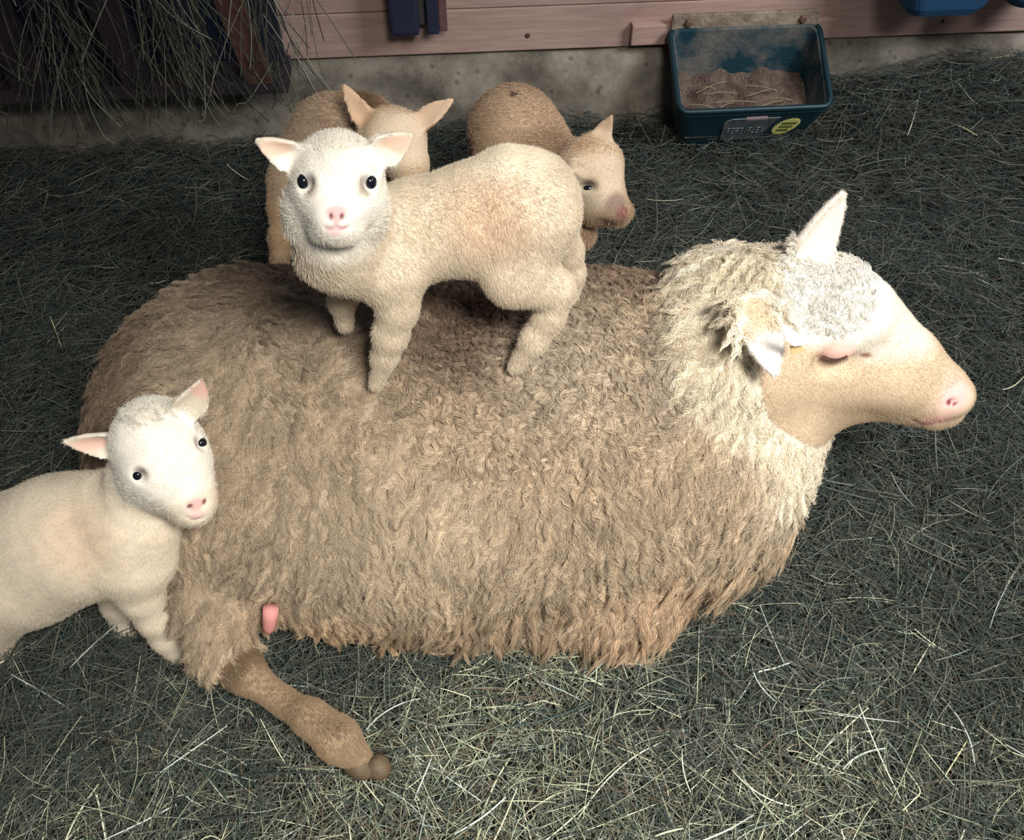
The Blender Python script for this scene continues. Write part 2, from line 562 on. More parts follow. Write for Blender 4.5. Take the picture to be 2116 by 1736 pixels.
# ---- wall of red boards on a concrete footing
m, nt, b = new_mat('faded_red_boards')
tc = nt.nodes.new('ShaderNodeTexCoord'); mp = nt.nodes.new('ShaderNodeMapping'); mp.inputs['Scale'].default_value = (2.0, 1, 22)
n1 = nt.nodes.new('ShaderNodeTexNoise'); n1.inputs['Scale'].default_value = 5; n1.inputs['Detail'].default_value = 9; n1.inputs['Roughness'].default_value = 0.6
n2 = nt.nodes.new('ShaderNodeTexNoise'); n2.inputs['Scale'].default_value = 3.2; n2.inputs['Detail'].default_value = 5
r = nt.nodes.new('ShaderNodeValToRGB'); r.color_ramp.elements[0].position = 0.3; r.color_ramp.elements[1].position = 0.75
r.color_ramp.elements[0].color = (*lin(172, 142, 132), 1); r.color_ramp.elements[1].color = (*lin(198, 168, 154), 1)
mx = nt.nodes.new('ShaderNodeMixRGB'); mx.blend_type = 'MULTIPLY'; mx.inputs[0].default_value = 0.5
r2 = nt.nodes.new('ShaderNodeValToRGB'); r2.color_ramp.elements[0].position = 0.35; r2.color_ramp.elements[1].position = 0.6
r2.color_ramp.elements[0].color = (0.55, 0.5, 0.5, 1); r2.color_ramp.elements[1].color = (1, 1, 1, 1)
nt.links.new(tc.outputs['Object'], mp.inputs[0]); nt.links.new(mp.outputs[0], n1.inputs['Vector']); nt.links.new(tc.outputs['Object'], n2.inputs['Vector'])
nt.links.new(n1.outputs['Fac'], r.inputs[0]); nt.links.new(n2.outputs['Fac'], r2.inputs[0])
nt.links.new(r.outputs[0], mx.inputs[1]); nt.links.new(r2.outputs[0], mx.inputs[2]); nt.links.new(mx.outputs[0], b.inputs['Base Color'])
bp = nt.nodes.new('ShaderNodeBump'); bp.inputs['Strength'].default_value = 0.25; bp.inputs['Distance'].default_value = 0.004
nt.links.new(n1.outputs['Fac'], bp.inputs['Height']); nt.links.new(bp.outputs[0], b.inputs['Normal'])
b.inputs['Roughness'].default_value = 0.8; b.inputs['Specular IOR Level'].default_value = 0.2
M_BOARD = m
parts = []
z0 = 0.196
for k in range(9):
    cz = z0 + 0.1005 * k + 0.05
    parts.append(box(0.1, -0.012, cz, 5.0, 0.024, 0.0985, 0.003))
parts.append(box(0.1, -0.045, 0.65, 5.0, 0.02, 0.92, 0))
V, F = join(*parts)
tag(mesh_obj('wall_back', to_wall(V), F, M_BOARD, smooth=False), kind='structure')

m, nt, b = new_mat('old_concrete')
tc = nt.nodes.new('ShaderNodeTexCoord')
n1 = nt.nodes.new('ShaderNodeTexNoise'); n1.inputs['Scale'].default_value = 9; n1.inputs['Detail'].default_value = 10; n1.inputs['Roughness'].default_value = 0.7
r = nt.nodes.new('ShaderNodeValToRGB'); r.color_ramp.elements[0].position = 0.35; r.color_ramp.elements[1].position = 0.68
r.color_ramp.elements[0].color = (*lin(98, 90, 80), 1); r.color_ramp.elements[1].color = (*lin(160, 152, 138), 1)
vo = nt.nodes.new('ShaderNodeTexVoronoi'); vo.inputs['Scale'].default_value = 26
r2 = nt.nodes.new('ShaderNodeValToRGB'); r2.color_ramp.elements[0].position = 0.10; r2.color_ramp.elements[1].position = 0.20
r2.color_ramp.elements[0].color = (0.45, 0.42, 0.4, 1); r2.color_ramp.elements[1].color = (1, 1, 1, 1)
mx = nt.nodes.new('ShaderNodeMixRGB'); mx.blend_type = 'MULTIPLY'; mx.inputs[0].default_value = 0.7
nt.links.new(tc.outputs['Object'], n1.inputs['Vector']); nt.links.new(tc.outputs['Object'], vo.inputs['Vector'])
nt.links.new(n1.outputs['Fac'], r.inputs[0]); nt.links.new(vo.outputs['Distance'], r2.inputs[0])
nt.links.new(r.outputs[0], mx.inputs[1]); nt.links.new(r2.outputs[0], mx.inputs[2]); nt.links.new(mx.outputs[0], b.inputs['Base Color'])
bp = nt.nodes.new('ShaderNodeBump'); bp.inputs['Strength'].default_value = 0.6; bp.inputs['Distance'].default_value = 0.008
nt.links.new(n1.outputs['Fac'], bp.inputs['Height']); nt.links.new(bp.outputs[0], b.inputs['Normal'])
b.inputs['Roughness'].default_value = 0.95; b.inputs['Specular IOR Level'].default_value = 0.1
M_CONC = m
# footing as a lumpy slab front, slightly proud of the boards, with a joint on the left
us = np.linspace(-2.4, 2.6, 260); zs = np.linspace(-0.05, 0.190, 15); V = []; F = []
for j, z in enumerate(zs):
    for u in us:
        e = 0.016 + 0.006 * math.sin(u * 6 + z * 20) + 0.004 * math.sin(u * 23 + z * 41) + 0.030 * (1 - z / 0.19) * (0.4 + 0.3 * math.sin(u * 3.1))
        e -= 0.02 * math.exp(-((u + 0.985) / 0.012) ** 2)
        e -= 0.025 * sstep((z - 0.17) / 0.02)
        V.append((u, e, z))
nu = len(us)
for j in range(len(zs) - 1):
    for i in range(nu - 1):
        F.append([j * nu + i, j * nu + i + 1, (j + 1) * nu + i + 1, (j + 1) * nu + i])
n0 = len(V)
V += [(u, -0.05, 0.192) for u in us]; t0 = (len(zs) - 1) * nu
F += [[t0 + i, t0 + i + 1, n0 + i + 1, n0 + i] for i in range(nu - 1)]
tag(mesh_obj('trim_1', to_wall(V), F, M_CONC), kind='structure')

for u_, z_, r_ in ((0.035, 0.232, 0.006), (0.335, 0.312, 0.005), (0.985, 0.228, 0.0045), (0.44, 0.31, 0.003)):
    V, F = tube([(u_, 0.0005, z_), (u_, 0.002, z_), (u_, 0.0028, z_)], [r_, r_ * 0.9, r_ * 0.4], 9)
    o = mesh_obj('nail_head', to_wall(V), F, m_plain('rusty_nail', lin(96, 70, 58), 0.8, 0.2)); tag(o, kind='structure')
    o.parent = bpy.data.objects['wall_back']

# ---- green trough on the wall
M_GREEN = m_plain('green_plastic', lin(14, 44, 52), 0.45, 0.4)
M_DUSTG = m_plain('dusty_green_plastic', lin(22, 54, 64), 0.7, 0.2, 0.3, 90, c2=lin(104, 100, 94), vscale=9)
M_DUST = m_plain('dusty_flange', lin(158, 142, 124), 0.9, 0.1, 0.4, 120, c2=lin(120, 106, 92), vscale=24)
u0, u1 = 0.345, 0.685; uc = (u0 + u1) / 2; TW = u1 - u0; TD = 0.185
tr = empty('feed_trough', wall_pt(uc, 0.0, 0.0), WA)
tag(tr, 'dark green plastic feed trough with yellow starburst sticker hanging on the board wall', 'feed trough')


def trl(V):   # (u, v, z) -> local of the trough empty
    return [(p[0], -p[1], p[2]) for p in V]


def trough_ring(w, d, vc, zf, zb, r):
    out = []
    for (x, y) in rrect(w, d, r):
        v = vc - y
        t = (v - (vc - d / 2)) / d
        out.append((x, v, zb + (zf - zb) * t))
    return out


vc = 0.026 + TD / 2
rings = [trough_ring(TW * 0.80, TD * 0.62, vc - 0.028, 0.030, 0.035, 0.03),
         trough_ring(TW * 0.84, TD * 0.70, vc - 0.020, 0.036, 0.045, 0.03),
         trough_ring(TW * 0.985, TD * 0.97, vc, 0.140, 0.235, 0.022),
         trough_ring(TW * 1.0, TD, vc, 0.142, 0.238, 0.022),
         trough_ring(TW * 1.0, TD, vc, 0.152, 0.248, 0.022),
         trough_ring(TW * 0.975, TD * 0.955, vc, 0.155, 0.251, 0.020),
         trough_ring(TW * 0.935, TD * 0.88, vc, 0.150, 0.246, 0.018),
         trough_ring(TW * 0.80, TD * 0.68, vc - 0.022, 0.058, 0.062, 0.025)]
V, F = loft(rings)
bw = mesh_obj('bowl', trl(V), F, M_GREEN, tr, smooth=False)
bw.data.materials.append(M_DUSTG); nr_ = len(rings[0])
for i_, p_ in enumerate(bw.data.polygons):
    if i_ >= 5 * nr_: p_.material_index = 1
rim = trough_ring(TW * 0.99, TD * 0.985, vc, 0.154, 0.249, 0.022); rim = rim[21:] + rim[:7]; rim = [p for p in (trough_ring(TW * 0.99, TD * 0.985, vc, 0.154, 0.249, 0.022))]; k_ = [i for i, p in enumerate(rim) if p[1] > vc - TD * 0.46]; s_ = [i for i in k_ if (i - 1) % len(rim) not in k_][0]; rim = [rim[(s_ + j) % len(rim)] for j in range(len(k_))]
V, F = tube(trl(rim), 0.0065, 8)
mesh_obj('rim', V, F, M_GREEN, tr)
V, F = box(0, 0.026, 0.250, TW * 0.97, 0.010, 0.060, 0.003)
mesh_obj('back_flange', trl(V), F, M_DUST, tr)
for du in (-0.128, 0.128):
    V, F = tube([(du, -0.029, 0.262), (du, -0.035, 0.262), (du, -0.038, 0.262)], [0.0095, 0.0095, 0.006], 6)
    mesh_obj('bolt', V, F, m_plain('rusty_bolt', lin(104, 78, 66), 0.6, 0.4), tr, smooth=False)
# front wall plane for the label and sticker


def front_pt(u, s, e=0.0015):
    """s = 0 at the rim, 1 at the foot of the front wall"""
    a = np.array([u, vc + TD * 0.97 / 2, 0.140]); b_ = np.array([u * 0.85, vc - 0.020 + TD * 0.70 / 2, 0.036])
    p = a + (b_ - a) * s
    return (p[0], -(p[1] + e), p[2] - e * 0.3)


def front_patch(name, outline, mat, parent, e):
    """outline in (u, s); solid thin plate on the front wall"""
    n = len(outline)
    V = [front_pt(u, s, e) for u, s in outline] + [front_pt(u, s, 0.0003) for u, s in outline]
    F = [list(range(n)), list(range(2 * n - 1, n - 1, -1))] + [[i, i + n, (i + 1) % n + n, (i + 1) % n] for i in range(n)]
    return mesh_obj(name, V, F, mat, parent, smooth=False)


M_LABEL = m_plain('worn_label', lin(62, 74, 78), 0.7, 0.2, c2=lin(92, 94, 94), vscale=60)
M_LBLINE = m_plain('label_edge', lin(128, 140, 142), 0.6, 0.3)
M_STICK = m_plain('yellow_sticker', lin(205, 200, 120), 0.6, 0.3)
M_SINK = m_plain('sticker_ink', lin(96, 100, 50), 0.7, 0.2)
lb = front_patch('label', [(-0.062, 0.18), (-0.045, 0.10), (0.062, 0.10), (0.046, 0.62), (0.036, 0.80), (-0.064, 0.80)], M_LABEL, tr, 0.0012)
ln = [front_pt(u, s, 0.002) for u, s in [(-0.064, 0.80), (-0.062, 0.18), (-0.045, 0.10), (0.062, 0.10), (0.036, 0.80)]]
V, F = tube(ln, 0.0009, 5); mesh_obj('label_border', V, F, M_LBLINE, lb)
front_patch('label_strip', [(-0.015, 0.07), (0.032, 0.06), (0.034, 0.15), (-0.012, 0.16)], m_plain('label_pink', lin(168, 138, 140), 0.7, 0.2), lb, 0.002)


def letter_strokes(word, u, s, w, h, gap, r, e, skew=0.0):
    """simple stroke letters on the front wall"""
    G = {'F': [[(0, 1), (0, 0), (1, 0)], [(0, .5), (.7, .5)]], 'O': [[(0, 0), (1, 0), (1, 1), (0, 1), (0, 0)]], 'R': [[(0, 1), (0, 0), (1, 0), (1, .5), (0, .5)], [(.4, .5), (1, 1)]],
         'T': [[(0, 0), (1, 0)], [(.5, 0), (.5, 1)]], 'E': [[(1, 0), (0, 0), (0, 1), (1, 1)], [(0, .5), (.8, .5)]], 'X': [[(0, 0), (1, 1)], [(1, 0), (0, 1)]],
         'I': [[(.5, 0), (.5, 1)]], 'L': [[(0, 0), (0, 1), (1, 1)]], 'A': [[(0, 1), (.5, 0), (1, 1)], [(.2, .6), (.8, .6)]], '-': [[(0, .5), (1, .5)]]}
    out = []
    for ch in word:
        for st in G[ch]:
            out.append(tube([front_pt(u + x * w, s + y * h, e) for x, y in st], r, 4))
        u += w + gap
    return join(*out)


V, F = letter_strokes('FORTIFLEX', -0.050, 0.40, 0.0066, 0.16, 0.0036, 0.0007, 0.0020)
mesh_obj('lettering', V, F, M_LBLINE, lb, smooth=False)
sc_u, sc_s = 0.090, 0.42; st = []
for k in range(56):
    a = 2 * math.pi * k / 56; rr = 1.0 if k % 2 else 0.90
    x = math.cos(a) * rr * 0.0285; y = math.sin(a) * rr * 0.26
    st.append((sc_u + x - y * 0.030, sc_s + y))
sk = front_patch('starburst_sticker', st, M_STICK, tr, 0.0015)
for i, (w_, s_) in enumerate(((0.034, -0.11), (0.031, 0.0), (0.029, 0.11))):
    us_ = np.linspace(-w_ / 2, w_ / 2, 2)
    q = [(sc_u + us_[0] - s_ * 0.03, sc_s + s_ - 0.035), (sc_u + us_[1] - s_ * 0.03, sc_s + s_ - 0.035), (sc_u + us_[1] - s_ * 0.03, sc_s + s_ + 0.03), (sc_u + us_[0] - s_ * 0.03, sc_s + s_ + 0.03)]
    front_patch('print_line', q, M_SINK, sk, 0.0022)
# feed left in the trough: uneven mass of damp meal with a few stalks
xs_ = np.linspace(-0.47, 0.47, 28) * TW * 0.91; vs_ = np.linspace(-0.47, 0.47, 18) * TD * 0.84; V = []; F = []
for j, v in enumerate(vs_):
    for i, x in enumerate(xs_):
        V.append((x, vc - 0.012 + v, 0.116 + 0.06 * (-v / TD + 0.1) + 0.006 * math.sin(x * 60 + v * 31) + 0.004 * math.sin(x * 131 - v * 90)))
for j in range(17):
    for i in range(27):
        F.append([j * 28 + i, j * 28 + i + 1, (j + 1) * 28 + i + 1, (j + 1) * 28 + i])
base = [(p[0] * 0.95, p[1], 0.070) for p in V]
nV = len(V); V2 = V + base; F2 = F + [[a + nV for a in f[::-1]] for f in F]
fd = mesh_obj('feed_meal', [wall_pt(uc + p[0], p[1], p[2]) for p in V2], F2, m_plain('meal', lin(112, 96, 84), 0.95, 0.1, 0.8, 160, c2=lin(84, 70, 62), vscale=40))
tag(fd, 'brown leftover meal lying inside the green trough', 'feed', kind='stuff')
P_ = []
for k in range(11):
    a = rng.uniform(-0.4, 0.6); L = rng.uniform(0.02, 0.10); cx = rng.uniform(-0.12, 0.10); cv = rng.uniform(-0.04, 0.04) + vc
    P_.append([wall_pt(uc + cx + math.cos(a) * L * s, cv - math.sin(a) * L * s, 0.132 + 0.06 * (-(cv - vc) / TD) + 0.004 * (1 - (2 * s) ** 2) + 0.004) for s in (-0.5, 0, 0.5)])
P_ = np.array(P_)
tag(curves_obj('hay_wisps', P_, np.full(P_.shape[:2], 0.0011), np.tile(lin(150, 138, 112), (len(P_), 1)), M_HAY), 'dry stalks scattered on the meal in the trough', 'hay', kind='stuff')

# wooden batten behind the trough (visible to both sides)
V, F = box(0, -0.011, 0, 0.455, 0.022, 0.046, 0.003)
bt = mesh_obj('wooden_batten', V, F, M_BOARD, smooth=False); bt.location = wall_pt(uc - 0.022, 0.0, 0.232); bt.rotation_euler = (0, 0, WA)
tag(bt, 'short pink painted wooden batten on the wall behind the green trough', 'batten')

# ---- dark blue buckets hung on the wall, top right
M_BLUE = m_plain('blue_plastic', lin(38, 72, 104), 0.5, 0.35)
M_WIRE = m_plain('wire', lin(150, 150, 150), 0.35, 0.5)


def bucket(u, z, label):
    e = empty('bucket', wall_pt(u, 0, z), WA)
    tag(e, label, 'bucket', 'blue buckets on the back wall')

    def ring(w, d, zz, r, ins=0):
        return [(x, -(0.008 + 0.1 - y), zz) for x, y in rrect(w, d, r)]
    R = [ring(0.125, 0.13, 0.0, 0.02), ring(0.150, 0.150, 0.004, 0.03), ring(0.175, 0.165, 0.020, 0.035), ring(0.19, 0.175, 0.045, 0.035), ring(0.198, 0.185, 0.21, 0.04),
         ring(0.206, 0.19, 0.212, 0.04), ring(0.206, 0.19, 0.222, 0.04), ring(0.190, 0.176, 0.222, 0.04), ring(0.18, 0.165, 0.045, 0.035), ring(0.15, 0.14, 0.012, 0.03)]
    V, F = loft(R)
    mesh_obj('shell', V, F, M_BLUE, e, smooth=False)
    V, F = tube([(-0.122, -0.1, 0.20), (-0.11, -0.17, 0.12), (0, -0.208, 0.085), (0.11, -0.17, 0.12), (0.122, -0.1, 0.20)], 0.0025, 6)
    return e


bucket(0.880, 0.330, 'dark blue plastic bucket at top right, the whole of its rounded bottom visible')
bucket(1.096, 0.340, 'dark blue plastic bucket cut off by the top right corner')

# ---- dark wooden bracket on the boards, top centre
br = empty('wall_bracket', wall_pt(-0.195, 0, 0.27), WA)
tag(br, 'dark wooden bracket on the red boards above the standing lamb', 'bracket')
M_DARK = m_plain('dark_navy_wood', lin(44, 46, 66), 0.8, 0.2, 0.3, 60)
M_REDW = m_plain('dark_red_wood', lin(112, 80, 78), 0.8, 0.2, 0.3, 60)
V, F = box(-0.038, -0.03, 0.11, 0.062, 0.06, 0.22, 0.008); mesh_obj('block', V, F, M_DARK, br, smooth=False)
V, F = box(0.000, -0.016, 0.115, 0.02, 0.032, 0.21, 0.003); mesh_obj('spacer', V, F, m_plain('grey_wood', lin(96, 92, 92), 0.8, 0.2), br, smooth=False)
V, F = box(0.022, -0.028, 0.11, 0.026, 0.056, 0.22, 0.004); mesh_obj('block', V, F, M_DARK, br, smooth=False)
V, F = box(0.044, -0.024, 0.112, 0.018, 0.048, 0.22, 0.003); mesh_obj('side_board', V, F, M_REDW, br, smooth=False)

# ---- hay rack on the left
rk = empty('hay_rack', wall_pt(-0.95, 0, 0.0), WA)
tag(rk, 'dark wooden hay rack on the left of the wall stuffed with hay', 'hay rack')
M_SLAT = m_plain('dark_rack_wood', lin(66, 54, 58), 0.8, 0.2, 0.3, 50, c2=lin(50, 46, 54), vscale=10)
M_SLATR = m_plain('red_rack_wood', lin(104, 72, 66), 0.8, 0.2, 0.3, 50)
V, F = box(0, -0.03, 0.52, 0.90, 0.02, 0.66, 0.003); mesh_obj('shade_panel', V, F, m_plain('rack_shade', lin(40, 44, 60), 0.9, 0.1), rk, smooth=False)  # dark sheet added to stand for shade on the boards behind the slats
V, F = box(0, -0.075, 0.205, 0.92, 0.11, 0.03, 0.004); mesh_obj('bottom_board', V, F, M_SLAT, rk, smooth=False)
for du, w_, lean, mm in ((-0.36, 0.06, 0.0, M_SLAT), (-0.065, 0.075, 0.02, M_SLAT), (0.155, 0.06, 0.0, M_SLAT), (0.405, 0.05, -0.05, M_SLATR)):
    Vs = []
    for z in (0.215, 0.85):
        t = (z - 0.215) / 0.635; yo = -0.12 - 0.16 * t; xo = du + lean * t
        Vs += [(xo - w_ / 2, yo - 0.012, z), (xo + w_ / 2, yo - 0.012, z), (xo + w_ / 2, yo + 0.012, z), (xo - w_ / 2, yo + 0.012, z)]
    F = [[0, 1, 5, 4], [1, 2, 6, 5], [2, 3, 7, 6], [3, 0, 4, 7], [3, 2, 1, 0], [4, 5, 6, 7]]
    mesh_obj('slat', Vs, F, mm, rk, smooth=False)
V, F = box(0, -0.285, 0.86, 0.94, 0.035, 0.05, 0.004); mesh_obj('top_rail', V, F, M_SLAT, rk, smooth=False)
# hay in the rack: tufts poking out between the slats and hanging down
P_, C_, R_ = [], [], []
for (cu, n_, sp, zlo) in ((-0.20, 80, 0.05, 0.20), (0.055, 230, 0.036, 0.135), (0.27, 220, 0.040, 0.15), (0.45, 120, 0.035, 0.20), (-0.42, 60, 0.05, 0.2), (0.15, 50, 0.22, 0.13)):
    u = cu + rng.normal(0, sp, n_); z = rng.uniform(0.26, 0.75, n_); L = rng.uniform(0.08, 0.30, n_); sw = rng.normal(0, 0.35, n_); b2 = rng.normal(0, 0.3, n_)
    v = 0.06 + 0.25 * (z - 0.2) * rng.uniform(0.3, 1.3, n_) + rng.uniform(0, 0.09, n_)
    for i in range(n_):
        q = []; zz, uu, vv = z[i], u[i], v[i]
        for s in range(5):
            q.append(wall_pt(-0.95 + uu, vv, max(zz, zlo - 0.07 * rng.random() ** 4)))
            a = sw[i] + b2[i] * (s / 4 - 0.5)
            zz -= math.cos(a) * L[i] / 4; uu += math.sin(a) * L[i] / 4; vv += 0.008 * (1 if s < 2 else -0.5)
        P_.append(q)
P_ = np.array(P_); n_ = len(P_)
pc = np.array([lin(112, 116, 96), lin(88, 94, 82), lin(82, 78, 70), lin(176, 174, 156)])
C_ = pc[rng.choice(4, n_, p=[.35, .3, .2, .15])] * rng.uniform(0.6, 1.2, n_)[:, None]
R_ = rng.uniform(0.0004, 0.0011, n_)[:, None] * np.ones((1, 5))
tag(curves_obj('rack_hay', P_, R_, C_, M_HAY), 'tangled green hay hanging out between the slats of the dark rack', 'hay', kind='stuff')

# ================================================================== the ewe
from mathutils.bvhtree import BVHTree


def make_bvh(V, F):
    return BVHTree.FromPolygons([tuple(v) for v in V], [tuple(map(int, f)) for f in F])


def hit(bvh, px, py):
    d = Vector(ray(px, py)).normalized(); o = Vector((0, 0, CAMZ))
    loc, n, i, dist = bvh.ray_cast(o, d)
    if loc is None:
        return None, None, d
    return np.array(loc), np.array(n), np.array(d)


def build_ewe():
    B = Body([grid(-0.80, 0.66, (0.30, 0.60), 0.009, 0.003), grid(0.36, 1.22, (0.70, 0.93), 0.009, 0.003), grid(-0.02, 0.70, (0.33, 0.62), 0.009, 0.003)])
    # trunk lying on the brisket
    B.ell((-0.14, 0.842, 0.200), (0.42, 0.276, 0.220), k=0.03)
    B.ell((-0.385, 0.885, 0.195), (0.225, 0.245, 0.205), k=0.06)
    B.ell((0.13, 0.845, 0.215), (0.25, 0.245, 0.220), k=0.06)
    B.ell((0.27, 0.810, 0.195), (0.145, 0.175, 0.185), k=0.05)
    B.ell((-0.30, 0.715, 0.13), (0.16, 0.12, 0.125), k=0.05)          # near thigh
    B.ell((0.14, 0.66, 0.10), (0.11, 0.08, 0.09), k=0.04)            # folded fore leg under the wool
    B.ell((-0.06, 0.668, 0.10), (0.21, 0.082, 0.088), k=0.04)          # belly wool spread on the hay
    # neck
    B.cone((0.24, 0.86, 0.28), 0.135, (0.335, 0.845, 0.445), 0.075, 0.06)
    B.cone((0.335, 0.82, 0.25), 0.095, (0.390, 0.815, 0.385), 0.062, 0.05)
    B.cone(W(1490, 600, 0.90), 0.058, W(1600, 630, 0.86), 0.052, 0.05)
    B.cone(W(1500, 720, 0.82), 0.075, W(1570, 700, 0.81), 0.050, 0.05)
    B.cone(W(1490, 770, 0.80), 0.070, W(1575, 765, 0.79), 0.048, 0.05)
    # head
    hp = [(1728, 622, 0.830, 86), (1760, 742, 0.812, 96), (1845, 768, 0.800, 84), (1925, 808, 0.788, 62), (1962, 818, 0.783, 46)]
    B.chain(hp[:1] + hp[1:2], k=0.03)
    B.chain(hp[1:], k=0.02)
    B.chain([(1680, 700, 0.83, 92), (1700, 790, 0.815, 72)], k=0.03)    # cheek and jaw angle
    B.chain([(1790, 640, 0.825, 62), (1880, 735, 0.80, 52), (1955, 790, 0.785, 36)], k=0.02)   # forehead to nose bridge
    B.chain([(1720, 820, 0.812, 52), (1850, 822, 0.80, 44), (1925, 850, 0.788, 38)], k=0.035)    # lower jaw, chin
    B.chain([(1972, 815, 0.783, 32)], k=0.012); B.chain([(1955, 846, 0.785, 36)], k=0.012)
    # ears
    far_b, far_t = W(1655, 545, 0.865), W(1742, 398, 0.885)
    B.ear(far_b, far_t, (0.4, -1, 0.3), 0.030, 0.005, 0.3, 0.015)
    near_b, near_t = W(1562, 640, 0.768), W(1600, 774, 0.705)
    B.ear(near_b + np.array([-0.004, 0.012, 0.004]), near_t, (0.15, -1.0, 0.35), 0.030, 0.005, 0.35, 0.014)
    # stretched hind leg on the hay
    lp = [(455, 1250, 0.61, 88), (462, 1340, 0.565, 58), (512, 1396, 0.530, 36), (585, 1450, 0.495, 27), (642, 1484, 0.466, 36), (698, 1528, 0.440, 44), (748, 1574, 0.424, 27)]
    P0 = []
    for px, py, Y, r in lp:
        # height follows from the line of sight, keep the leg resting on the bedding
        w = W(px, py, Y); P0.append((w, Rm(r, w)))
    for i in range(len(P0) - 1):
        B.cone(P0[i][0], P0[i][1], P0[i + 1][0], P0[i + 1][1], 0.03 if i == 0 else 0.012)
    S = B.probe()
    # closed near eye: lid bulge in a shallow socket
    e = S(1728, 718, 0.005)
    B.ell(S(1734, 752, -0.002), (0.026, 0.010, 0.012), k=0.020, mode='sub')
    B.ell(e, (0.0215, 0.0155, 0.0175), k=0.005)
    B.ell(S(1768, 676, 0.012), (0.030, 0.013, 0.013), k=0.03)
    B.cone(S(1782, 736), 0.0022, S(1796, 738), 0.0015, 0.004, 'sub')
    # nostril and mouth line
    B.cone(S(1956, 834), 0.0026, S(1968, 830), 0.0034, 0.003, 'sub')
    B.cone(S(1968, 830), 0.0034, S(1976, 838), 0.0024, 0.003, 'sub')
    ml = [(1878, 862), (1890, 870), (1912, 875), (1938, 874)]
    for a, b_ in zip(ml[:-1], ml[1:]):
        B.cone(S(*a), 0.0014, S(*b_), 0.0014, 0.003, 'sub')
    V, F, N = B.mesh()

    face_spots = [(W(1850, 770, 0.76), 0.155, 0.0025, 0.18), (W(1950, 830, 0.77), 0.10, 0.0025, 0.18), (W(1720, 740, 0.76), 0.105, 0.0025, 0.25), (W(1660, 800, 0.76), 0.075, 0.003, 0.4)]
    crown = W(1732, 588, 0.81)
    leg_spots = [(P0[2][0], 0.060, 0.010, 0.5), (P0[3][0], 0.075, 0.004, 0.3), (P0[5][0], 0.10, 0.004, 0.3)]
    ear_spots = [(far_t, 0.095, 0.0025, 0.3), (near_t, 0.055, 0.002, 0.4), (near_b, 0.024, 0.010, 0.6), ((near_b + near_t) / 2, 0.038, 0.0025, 0.4)]

    def lenf(P):
        L = field(P, 0.036, [(W(1480, 760, 0.78), 0.15, 0.040), ((0.0, 0.85, 0.42), (0.35, 0.2, 0.09), 0.024), ((-0.1, 0.60, 0.07), (0.5, 0.14, 0.13), 0.056)] + [(W(1655, 905, 0.80), 0.05, 0.02)])
        L2 = field(P, 0.036, face_spots)
        L = np.minimum(L, L2)
        w = sstep((1 - np.linalg.norm((P - crown) / np.array([0.070, 0.10, 0.062]), axis=1)) / 0.3)
        L = L * (1 - w) + 0.012 * w
        for c, r, v, sf in leg_spots + ear_spots:
            w = sstep((1 - np.linalg.norm(P - c, axis=1) / r) / sf); L = L * (1 - w) + v * w
        return L
    Y = 0.7
    fleece = lin(186, 168, 144)
    cspots = [(W(700, 640, 0.98), (0.36, 0.26, 0.16), lin(120, 102, 88), 0.7), (W(1000, 720, 0.86), (0.22, 0.16, 0.14), lin(128, 108, 92), 0.7),
              (W(1290, 580, 0.98), (0.14, 0.14, 0.14), lin(144, 124, 106), 0.6), (W(250, 800, 0.85), (0.14, 0.25, 0.2), lin(142, 122, 104), 0.7),
              (W(1200, 780, 0.80), (0.16, 0.14, 0.12), lin(186, 172, 152), 0.7), (W(850, 1020, 0.70), (0.24, 0.14, 0.13), lin(226, 212, 186), 0.8),
              (W(880, 850, 0.78), (0.07, 0.07, 0.05), lin(168, 136, 114), 0.8),
              (W(1330, 1160, 0.66), (0.16, 0.12, 0.12), lin(200, 174, 146), 0.8), (W(700, 1260, 0.60), (0.2, 0.1, 0.1), lin(204, 178, 148), 0.8),
              (W(470, 1360, 0.58), (0.05, 0.06, 0.06), lin(150, 128, 102), 0.6),
              (W(1370, 800, 0.80), (0.05, 0.12, 0.12), lin(170, 160, 148), 0.8),
              ]

    def colf(P):
        C = field(P, fleece, cspots)
        C = C * (1 + 0.10 * np.sin(P[:, 0] * 37 + 3 * np.sin(P[:, 2] * 29)) * np.sin(P[:, 1] * 41 + P[:, 2] * 23))[:, None]
        xb = np.minimum(np.maximum(0.205, 0.20 + (0.44 - P[:, 2]) * 1.05), 0.33 + np.maximum(0, 0.29 - P[:, 2]) * 1.1)
        w = sstep((P[:, 0] - xb) / 0.06 + 0.5)[:, None]; C = C * (1 - w) + lin(236, 224, 202) * w
        hd = lenf(P) < 0.0172
        head = hd & (P[:, 0] > 0.2)
        C[head] = field(P[head], lin(204, 182, 154), [(W(1850, 660, 0.80), (0.13, 0.12, 0.05), lin(222, 212, 196), 0.5), (W(1720, 590, 0.82), (0.09, 0.12, 0.07), lin(240, 236, 226), 0.4), (far_t, 0.11, lin(240, 232, 220), 0.4), (near_t, 0.06, lin(238, 232, 224), 0.4)])
        leg = hd & (P[:, 0] < 0.1)
        C[leg] = field(P[leg], lin(158, 136, 110), [(P0[1][0], 0.075, lin(112, 92, 70), 0.6), (W(560, 1420, 0.50), (0.05, 0.03, 0.02), lin(126, 104, 80), 0.8), (W(690, 1490, 0.45), (0.06, 0.03, 0.02), lin(122, 102, 80), 0.8), (W(680, 1545, 0.44), 0.03, lin(182, 160, 132), 0.9), (W(735, 1585, 0.42), 0.018, lin(120, 92, 72), 0.9)])
        return C

